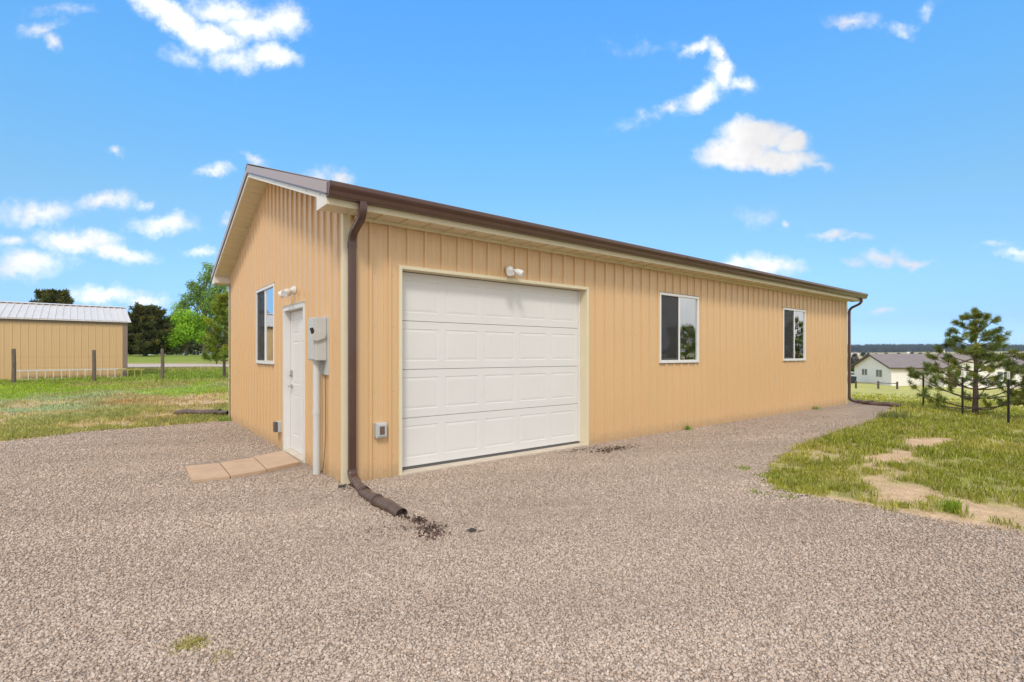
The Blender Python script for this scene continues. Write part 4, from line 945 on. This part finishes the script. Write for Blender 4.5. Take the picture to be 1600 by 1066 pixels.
leafy(wpos(338, 36), 3.1, 'thin pale brush with sparse leaves beside the yellow-green pine', [rl(-.5,1.2,.7), rl(.1,2.0,.8), rl(.5,1.0,.6), rl(0,2.8,.6), rl(-.4,.5,.5)], 420, .05, (.19,.20,.08), 14, trunk_r=.05, name='shrub')
# more trees closing the view behind shed and garage
for i, (u, d, h, c) in enumerate(((-40,52,6,(.06,.075,.025)), (262,70,4.0,(.08,.10,.04)), (310,80,5,(.09,.12,.05)), (352,62,6,(.07,.09,.03)))):
    pine(wpos(u, d), h, h*.42, ['dark pine standing left of the picture behind the shed', 'distant pine seen between the dark pine and bright tree', 'distant pine behind the tall airy tree', 'distant pine behind the garage corner'][i], 10, 34, .35, .06, c, 40+i, base_clear=.06, brn=8, sub=4, trunk_r=.14, top_pow=.6)

# ------------------------------------------------------------------ fences
FT = [wpos(1443.8, 16.4), wpos(1505.3, 13.35), wpos(1577.5, 11.47)]
fo = empty('wire_fence', FT[2], 'dark steel T-post fence with thin wires in front of the pine', 'fence')
def tpost(p, par):
    x, y, z = p; mb = MB(); mb.box(x-.024, x+.024, y-.004, y+.004, z-.1, z+1.04); mb.box(x-.003, x+.003, y+.0045, y+.04, z-.1, z+1.04)
    for k in range(16): mb.box(x-.008, x+.008, y-.011, y-.0045, z+.15+k*.055, z+.17+k*.055)
    o = mb.build('post', M['tpost'], par); mb = MB(); mb.box(x-.025, x+.025, y-.005, y+.005, z+1.041, z+1.22); mb.box(x-.0035, x+.0035, y+.0055, y+.041, z+1.041, z+1.22); mb.build('white_tip', M['vinyl'], o)
ext = [(FT[0][0]+5, FT[0][1]+2.6, float(gz(FT[0][0]+5, FT[0][1]+2.6)))] + FT + [(12.6,-4.6,float(gz(12.6,-4.6)))]
for p in FT: tpost(p, fo)
for hh_ in (.3, .62, .95):
    mb = MB(); mb.tube([(p[0], p[1]-.008, p[2]+hh_) for p in FT], .0022, 5); mb.build('wire', M['wire'], fo)
# wooden post fence on the left
PT = [wpos(21, 18.9), wpos(146.5, 20.2), wpos(253.5, 21.4)]
fo = empty('post_fence', PT[0], 'weathered wooden posts with thin wires in front of the shed', 'fence')
for p, top_ in zip(PT, (1.64, 1.605, 1.665)):
    hgt = top_ - p[2]
    mb = MB(); mb.tube([(p[0], p[1], p[2]-.1), (p[0]+.01, p[1], p[2]+hgt*.5), (p[0], p[1], p[2]+hgt-.02), (p[0], p[1], p[2]+hgt)], [.068,.064,.062,.045], 12); mb.build('post', M['wood_post'], fo, smooth=True)
for hh_ in (.25, .6, 1.0):
    mb = MB(); mb.tube([(p[0], p[1]-.07, p[2]+hh_) for p in PT], .002, 5); mb.build('wire', M['wire'], fo)

# ------------------------------------------------------------------ neighbouring shed
S1 = Vector(wpos(198, 22.6)); S0 = Vector(wpos(0, 20.0)); sdv = (S0 - S1); sdv.z = 0; sdv.normalize(); sn = Vector((-sdv.y, sdv.x, 0))
if sn.dot(FW) < 0: sn = -sn
SLN, SDP, SH = 14.0, 7.0, 2.52; zb = .36
sh = empty('shed', (S1.x, S1.y, zb), 'neighbouring tan metal shed with pale grey metal roof', 'shed')
def SP(a, o, z): q = S1 + sdv*a - sn*o; return (q.x, q.y, z)
mb = MB(); ribbed(mb, SLN, [], lambda s: zb+SH, SP, first=.15, z0=zb-.3, h=.014); mb.build('wall', M['shed_wall'], sh)
def SQ(o, s, z): q = S1 + sn*s - sdv*o; return (q.x, q.y, z)
mb = MB(); ribbed(mb, SDP, [], lambda s: zb+SH+.18*min(s, SDP-s), lambda s, o, z: SQ(o, s, z), first=.15, z0=zb-.3, h=.014)
ribbed(mb, SDP, [], lambda s: zb+SH+.18*min(s, SDP-s), lambda s, o, z: SQ(-SLN-o, s, z), first=.15, z0=zb-.3, h=.014); ribbed(mb, SLN, [], lambda s: zb+SH, lambda s, o, z: SP(s, -SDP-o, z), first=.15, z0=zb-.3); mb.build('wall', M['shed_wall'], sh)
mb = MB(); zr = zb+SH+.02; rs = .245
for side_ in (0, 1):
    pr = profile(SLN+.3, .2, .03)
    pr = [(s, o) for s, o in pr]
    for (a, oa), (b, ob) in zip(pr[:-1], pr[1:]):
        f = (lambda s: s) if side_ == 0 else (lambda s: SDP - s)
        e0, e1 = -.14, SDP/2
        mb.add([SP(a-.15, -f(e0), zr+rs*e0+oa), SP(b-.15, -f(e0), zr+rs*e0+ob), SP(b-.15, -f(e1), zr+rs*e1+ob), SP(a-.15, -f(e1), zr+rs*e1+oa)], [(0,1,2,3)])
        mb.add([SP(a-.15, -f(e0), zr+rs*e0-.02), SP(b-.15, -f(e0), zr+rs*e0-.02), SP(b-.15, -f(e0), zr+rs*e0+ob), SP(a-.15, -f(e0), zr+rs*e0+oa)], [(0,1,2,3)])
mb.build('roof', M['shed_roof'], sh)
mb = MB(); zc = zr + rs*SDP/2
mb.add([SP(-.17, -(SDP/2-.25), zc-.01), SP(SLN+.17, -(SDP/2-.25), zc-.01), SP(SLN+.17, -SDP/2, zc+.05), SP(-.17, -SDP/2, zc+.05), SP(-.17, -(SDP/2+.25), zc-.01), SP(SLN+.17, -(SDP/2+.25), zc-.01)], [(0,1,2,3),(3,2,5,4)]); mb.build('ridge_cap', M['shed_roof'], sh)
mb = MB()
k = .2
while k < SLN: 
    c0 = Vector(SP(k+.03, -(SDP/2-.262), zc-.038)); c1 = Vector(SP(k+.19, -(SDP/2-.262), zc-.038)); mb.bar(c0, c1, .012, .045); k += PIT
mb.build('foam_closure', M['shed_trim'], sh)
mb = MB(); mb.bar(SP(-.03,.035,zr-.07), SP(SLN+.03,.035,zr-.07), .03, .15); mb.build('fascia', M['shed_trim'], sh)
mb = MB(); mb.bar(SP(.055,.028,zb-.3), SP(.055,.028,zb+SH-.06), .01, .16, up=tuple(sdv)); 
mb.bar(SP(-.02,-.06,zb-.3), SP(-.02,-.06,zb+SH-.06), .16, .01, up=tuple(sdv)); mb.build('corner_trim', M['shed_trim'], sh)
# aluminium ladder on its side against the shed wall, and the yellow one poking out behind it
def ladder(a0, a1, out, z0, z1, n, mat, label, loc):
    l_ = empty('ladder', loc, label, 'ladder')
    for z in (z0, z1):
        mb = MB(); mb.bar(SP(a0, out, z), SP(a1, out, z), .03, .075 if z == z0 else .06); mb.build('rail', mat, l_)
    for k in range(n):
        a = a0 + (a1-a0)*(k+.5)/n; mb = MB(); mb.bar(SP(a, out, z0+.03), SP(a, out, z1-.03), .035, .035, up=tuple(sdv)); mb.build('rung', mat, l_)
ladder(.05, 3.55, .20, zb+.03, zb+.42, 14, M['alu'], 'silver aluminium ladder lying on its side along the shed wall', SP(2,.2,zb))
ladder(-.62, .35, .30, zb+.03, zb+.40, 4, M['yellow_rail'], 'short faded yellow ladder end poking past the shed corner', SP(-.3,.3,zb))

# ------------------------------------------------------------------ house down the slope
Cn = Vector(wpos(1392.8, 70)); Ln = CX + 80*FW.x + 54.2*RT.x, CY + 80*FW.y + 54.2*RT.y
Cn.z = -2.95; e1 = Vector((Ln[0]-Cn.x, Ln[1]-Cn.y, 0)); GWD = e1.length; e1.normalize(); e2 = Vector((e1.y, -e1.x, 0))
if e2.dot(RT) < 0: e2 = -e2
HO = empty('house', tuple(Cn), 'long white single-storey house with grey-brown shingle roof down the slope', 'house')
def HP(a, b, z): q = Cn + e2*a + e1*b; return (q.x, q.y, q.z + z)
HL, EH = 34.0, 2.58; RH = EH + 1.75
def gable_body(a0, a1, b0, b1, eh, rh, along, wall_m, roof_m):
    mb = MB(); P = lambda a, b, z: HP(a, b, z)
    for q in ([(a0,b0),(a1,b0)], [(a1,b0),(a1,b1)], [(a1,b1),(a0,b1)], [(a0,b1),(a0,b0)]):
        mb.add([P(*q[0],-.5), P(*q[1],-.5), P(*q[1],eh), P(*q[0],eh)], [(0,1,2,3)])
    rf = MB(); fs = MB(); o = .45
    if along == 'a':
        m = (b0+b1)/2; sl = (rh-eh)/((b1-b0)/2)
        for a in (a0, a1): mb.add([P(a,b0,eh), P(a,b1,eh), P(a,m,rh)], [(0,1,2)])
        for b, s in ((b0-o,1), (b1+o,-1)):
            z = eh - o*sl
            rf.add([P(a0-o,b,z+.12), P(a1+o,b,z+.12), P(a1+o,m,rh+.12), P(a0-o,m,rh+.12)], [(0,1,2,3)]); fs.bar(P(a0-o,b,z+.02), P(a1+o,b,z+.02), .03, .20)
            for a in (a0-o-.02, a1+o+.02): fs.bar(P(a,b,z+.02), P(a,m,rh+.02), .03, .20)
            rf.add([P(a0-o,b,z+.10), P(a1+o,b,z+.10), P(a1+o,m,rh+.10), P(a0-o,m,rh+.10)], [(0,1,2,3)])
    else:
        m = (a0+a1)/2; sl = (rh-eh)/((a1-a0)/2)
        for b in (b0,): mb.add([P(a0,b,eh), P(a1,b,eh), P(m,b,rh)], [(0,1,2)])
        for a in (a0-o, a1+o):
            z = eh - o*sl
            rf.add([P(a,b0-o,z+.13), P(a,b1,z+.13), P(m,b1,rh+.13), P(m,b0-o,rh+.13)], [(0,1,2,3)]); fs.bar(P(a,b0-o-.02,z+.02), P(m,b0-o-.02,rh+.02), .03, .20)
    mb.build('wall', wall_m, HO); rf.build('roof', roof_m, HO); fs.build('fascia', M['house_fascia'], HO)
# the gable end looks along -e2 (towards the camera side); its ridge runs along e2
gable_body(0, HL, 0, GWD, EH, RH, 'a', M['house_wall'], M['house_roof'])
gable_body(4.4, 13.4, -3.4, GWD/2, EH, RH+.05, 'b', M['house_wall'], M['house_roof2'])
gable_body(17, 28, -4.5, GWD/2, EH, RH+.2, 'b', M['house_wall'], M['house_roof2'])
def hwin(a, b, z0, w, h, face):
    w_ = MB(); p = MB(); ml = MB()
    if face == 'g':   # gable end plane a = 0
        q = lambda s, o, z: HP(-o, s, z)
    else: q = lambda s, o, z: HP(s, b-o, z)
    c = b if face == 'g' else a
    def bx(mb, s0, s1, o0, o1, z0_, z1_): mb.add([q(s, o, z) for z in (z0_, z1_) for (s, o) in ((s0,o0),(s1,o0),(s1,o1),(s0,o1))], [(0,3,2,1),(4,5,6,7),(0,1,5,4),(1,2,6,5),(2,3,7,6),(3,0,4,7)])
    bx(w_, c, c+w, 0, .04, z0, z0+.08); bx(w_, c, c+w, 0, .04, z0+h-.08, z0+h); bx(w_, c, c+.08, 0, .04, z0+.08, z0+h-.08); bx(w_, c+w-.08, c+w, 0, .04, z0+.08, z0+h-.08); bx(w_, c+w/2-.04, c+w/2+.04, 0, .04, z0+.08, z0+h-.08)
    o = w_.build('window', M['vinyl'], HO); bx(p, c+.08, c+w-.08, .005, .012, z0+.08, z0+h-.08); p.build('pane', HG, o)
HG = pmat('house_glass', (.12,.15,.15), .1, spec=.8)
hwin(0, 6.2, 1.15, 1.7, 1.05, 'g'); hwin(0, 2.2, 1.05, 1.7, 1.15, 'g'); hwin(2.2, 0, 1.05, 1.25, 1.15, 's')
hwin(6.9, -3.4, 1.05, 1.5, 1.15, 's'); hwin(10.4, -3.4, 1.05, 1.5, 1.15, 's'); hwin(14.2, 0, 1.05, 1.5, 1.15, 's')
mb = MB(); mb.add([HP(4.9,-3.43,.1), HP(5.9,-3.43,.1), HP(5.9,-3.43,2.15), HP(4.9,-3.43,2.15)], [(0,1,2,3)]); mb.build('door', M['house_fascia'], HO)
for a in (18.2, 23.2):
    mb = MB(); mb.bar(HP(a,-4.53,1.15), HP(a+4,-4.53,1.15), .04, 2.2); mb.build('garage_door', M['vinyl'], HO)
mb = MB(); mb.tube([HP(9.5,GWD/2,RH-.1), HP(9.5,GWD/2,RH+.75)], .13, 8); mb.build('vent_pipe', M['vinyl'], HO)
# rail fence in front of the house
RF = [Vector(wpos(u, 62)) for u in (1337.5, 1372.5, 1402.0)]
fo = empty('rail_fence', tuple(RF[0]), 'low brown rail fence before the white house', 'fence')
for p in RF:
    mb = MB(); mb.tube([(p.x,p.y,p.z-.1), (p.x,p.y,p.z+.95)], [.12,.11], 8); mb.build('post', M['house_fascia'], fo)
mb = MB(); mb.bar(RF[1] + Vector((0,0,.72)), RF[2] + Vector((0,0,.72)), .06, .09); mb.build('rail', M['house_fascia'], fo)
mb = MB(); mb.bar(RF[0] + Vector((0,0,.72)), RF[1] + Vector((0,0,.72)), .04, .05); mb.build('rail', M['wood_post'], fo)
# dark storage bin and white car beyond the garage corner
bp = Vector(wpos(1333, 76)); B_ = empty('storage_bin', tuple(bp), 'dark storage bin standing by the left end of the white house', 'bin')
mb = MB(); q = lambda l_, d_, z: bp + RT*l_ + FW*d_ + Vector((0,0,z))
mb.add([q(-.75,0,.06), q(.45,0,.06), q(.55,0,1.02), q(-.85,0,1.02), q(-.75,1.1,.06), q(.45,1.1,.06), q(.55,1.1,1.02), q(-.85,1.1,1.02)], [(0,1,2,3),(5,4,7,6),(0,4,5,1),(3,2,6,7),(0,3,7,4),(1,5,6,2)]); mb.build('body', pmat('navy_paint', (.025,.03,.045), .5), B_)
mb = MB(); mb.add([q(-.9,-.05,1.03), q(.6,-.05,1.03), q(.6,1.15,1.14), q(-.9,1.15,1.14)], [(0,1,2,3)]); mb.build('lid', M['dark_grey'], B_)
cp = Vector(wpos(1331, 84)); K = empty('parked_car', tuple(cp), 'white car parked behind the dark bin left of the house', 'car')
q = lambda l_, d_, z: cp + RT*l_ + FW*d_ + Vector((0,0,z))
mb = MB()
sil = [(-2.2,.35),(2.1,.35),(2.2,.8),(1.9,.95),(1.1,1.0),(.55,1.5),(-1.0,1.55),(-1.7,1.05),(-2.2,.95)]
mb.add([q(a,-.85,z) for a, z in sil] + [q(a,.85,z) for a, z in sil], [tuple(range(9)), tuple(range(17,8,-1))] + [(k, k+9, (k+1)%9+9, (k+1)%9) for k in range(9)]); mb.build('body', M['vinyl'], K, bevel=.05)
mb = MB(); mb.add([q(a,-.87,z) for a, z in ((-1.4,1.05),(.85,1.05),(.5,1.42),(-1.0,1.45))], [(0,1,2,3)]); mb.build('window', HG, K)
for a in (-1.35, 1.3):
    for s_ in (-.8, .65): mb = MB(); mb.tube([q(a,s_,.33), q(a,s_+.18,.33)], .33, 16); mb.build('wheel', M['rubber'], K)

# ------------------------------------------------------------------ far country
def blob_tree(u, d, h, wd, c, label, cat='tree', seed=0, name='far_tree'):
    p = wpos(u, d); n = 260; T = empty(name, p, label, cat, 'trees dotted over the far fields')
    z = rng.random(n)**.8; rr_ = wd/2*np.sqrt(np.clip(1-(z*1.0-.35)**2*1.6, .05, 1))*rng.random(n)**.5; a = rng.uniform(0,6.28,n)
    Pp = np.stack([p[0]+rr_*np.cos(a), p[1]+rr_*np.sin(a), p[2]+h*(.12+.88*z)], 1); v1 = rng.normal(size=(n,3)); v1 /= np.linalg.norm(v1,axis=1)[:,None]; v2 = np.cross(v1, rng.normal(size=(n,3))); v2 /= np.linalg.norm(v2,axis=1)[:,None]
    s = h*.13*rng.uniform(.6,1.3,(n,1)); V = np.stack([Pp-v1*s, Pp+v2*s*.7, Pp+v1*s, Pp-v2*s*.7],1).reshape(-1,3)
    npmesh('crown', V, np.arange(n*4).reshape(-1,4), M['foliage'], np.array(c)[None]*rng.uniform(.6,1.4,(n,1)), parent=T)
    mb = MB(); mb.tube([(p[0],p[1],p[2]-.1), (p[0],p[1],p[2]+h*.6)], [h*.035, h*.015], 6); mb.build('trunk', M['bark'], T)
blob_tree(1331, 88, 2.6, 4.5, (.14,.19,.03), 'bright green bush left of the white house beyond the garage corner', 'bush', name='bush')
blob_tree(1329, 118, 2.9, 5, (.06,.06,.035), 'dark brown-green bush behind the left end of the white house', 'bush', name='bush')
for i, (u, d, h) in enumerate(((1336,330,5), (1349,360,6), (1357,420,5), (1369,400,4.5), (1385,470,5), (1404,450,5), (1425,500,6), (1438,430,5), (1555,260,5), (1572,240,6), (1590,250,5), (1610,230,6))):
    blob_tree(u, d, h*.5, h*.6, (.05,.065,.035), 'small dark tree dotted over the far fields past the white house' if u < 1500 else 'dark tree on the far field seen through the young pine')
# low brush and trees closing the far side of the left meadow
BV, BC = [], []
for i in range(150):
    u_ = rng.uniform(-500, 470); d_ = rng.uniform(72, 125); p = wpos(u_, d_); hh_ = rng.uniform(1.6, 4.2); k = 130
    v = rng.normal(size=(k,3)); v /= np.linalg.norm(v,axis=1)[:,None]; v *= rng.random((k,1))**.4; Pp = np.array(p)[None] + v*np.array([hh_*.8,hh_*.8,hh_*.5]) + np.array([0,0,hh_*.45])
    a = rng.normal(size=(k,3)); a /= np.linalg.norm(a,axis=1)[:,None]; b_ = np.cross(a, rng.normal(size=(k,3))); b_ /= np.linalg.norm(b_,axis=1)[:,None]; s = .32*rng.uniform(.6,1.3,(k,1))
    BV.append(np.stack([Pp-a*s, Pp+b_*s*.7, Pp+a*s, Pp-b_*s*.7],1).reshape(-1,3)); c_ = np.array([(.12,.17,.04),(.17,.19,.07),(.08,.10,.04)][i % 3]); BC.append(c_[None]*rng.uniform(.6,1.4,(k,1)))
BV = np.concatenate(BV); tag(npmesh('brush', BV, np.arange(len(BV)).reshape(-1,4), M['foliage'], np.concatenate(BC)), 'mixed green brush closing the meadow far behind the left trees', 'brush', kind='stuff')
# small brown A-frame and far white houses
def far_house(u, d, w, h, wm, rmn, label):
    p = Vector(wpos(u, d)); T = empty('far_house', tuple(p), label, 'house'); q = lambda l_, dd, z: p + RT*l_ + FW*dd + Vector((0,0,z)); mb = MB()
    for f in ([(-w,-w*.4),(w,-w*.4)], [(w,-w*.4),(w,w*.4)], [(w,w*.4),(-w,w*.4)], [(-w,w*.4),(-w,-w*.4)]): mb.add([q(*f[0],-1), q(*f[1],-1), q(*f[1],h*.6), q(*f[0],h*.6)], [(0,1,2,3)])
    mb.add([q(-w,-w*.4,h*.6), q(-w,w*.4,h*.6), q(-w,0,h)], [(0,1,2)]); mb.add([q(w,-w*.4,h*.6), q(w,w*.4,h*.6), q(w,0,h)], [(0,1,2)]); mb.build('wall', wm, T)
    mb = MB(); mb.add([q(-w-.4,-w*.46,h*.56), q(w+.4,-w*.46,h*.56), q(w+.4,0,h+.1), q(-w-.4,0,h+.1), q(-w-.4,w*.46,h*.56), q(w+.4,w*.46,h*.56)], [(0,1,2,3),(3,2,5,4)]); mb.build('roof', rmn, T)
p = Vector(wpos(1340.5, 130)); T = empty('hut', tuple(p), 'dark brown A-frame hut behind the left end of the white house', 'hut'); q = lambda l_, dd, z: p + RT*l_ + FW*dd + Vector((0,0,z))
mb = MB(); mb.extr([(-1,0),(1,0),(0,1)], 'x', 0, 1); mb.v = [tuple(q(v[1]*1.9, v[0]*4, v[2]*3.0 + .2)) for v in mb.v]; mb.build('roof', M['house_fascia'], T)
mb = MB(); mb.add([q(-1.0,-.03,.25), q(1.0,-.03,.25), q(0,-.03,1.9)], [(0,1,2)]); mb.build('wall', M['shed_trim'], T)
far_house(1336, 620, 4, 3.2, M['house_wall'], M['house_roof'], 'tiny pale house in the far fields just right of the garage')
far_house(1421, 760, 4, 3.2, M['house_wall'], M['shed_roof'], 'tiny pale house in the far fields above the white house roof')
far_house(1452, 820, 4, 3, M['house_wall'], M['house_roof'], 'tiny pale house in the far fields left of the pine')
# wooded ridge: thousands of conifers read as one dark band
n = 9000; d = rng.uniform(1150, 1900, n); la = rng.uniform(.45, 1.6, n)*d; x = CX + d*FW.x + la*RT.x; y = CY + d*FW.y + la*RT.y
ridge = np.interp(d, [1150, 1900], [0, 1]) * (16 + 10*vn(x, y, .0016, 2, 5)) * (.65 + .35*sst(-(la/d), -1.3, -.6))
hgt = rng.uniform(9, 15, n); z = gz(x, y)*.6 - 1; m_ = 6; th = np.arange(m_)*2*np.pi/m_; rad = hgt*rng.uniform(.28,.42,n)
V = np.zeros((n, m_+1, 3)); V[:, :m_, 0] = x[:,None] + rad[:,None]*np.cos(th); V[:, :m_, 1] = y[:,None] + rad[:,None]*np.sin(th); V[:, :m_, 2] = (z+ridge)[:,None]; V[:, m_, 0] = x; V[:, m_, 1] = y; V[:, m_, 2] = z + ridge + hgt
F = np.stack([np.stack([np.arange(n)*(m_+1)+k, np.arange(n)*(m_+1)+(k+1)%m_, np.arange(n)*(m_+1)+m_], 1) for k in range(m_)], 1).reshape(-1, 3)
tag(npmesh('forest', V.reshape(-1,3), F, M['foliage'], np.repeat(np.array([[.035,.05,.035]])*rng.uniform(.6,1.4,(n,1)), m_, 0)), 'dark conifer forest along the far ridge', 'forest', kind='stuff')

# thin blue air between here and the ridge
mb = MB(); mb.box(-5200, 5600, -5200, 5600, -9, 60); hz = bpy.data.materials.new('haze'); hz.use_nodes = True; t = hz.node_tree; t.nodes.clear()
o_ = nd(t, 'ShaderNodeOutputMaterial'); pv = nd(t, 'ShaderNodeVolumePrincipled'); pv.inputs['Color'].default_value = (.72, .84, 1, 1); pv.inputs['Density'].default_value = .00013; pv.inputs['Anisotropy'].default_value = .2; t.links.new(pv.outputs[0], o_.inputs['Volume'])
tag(mb.build('haze', hz), 'thin pale blue haze over the far ridge', kind='stuff')
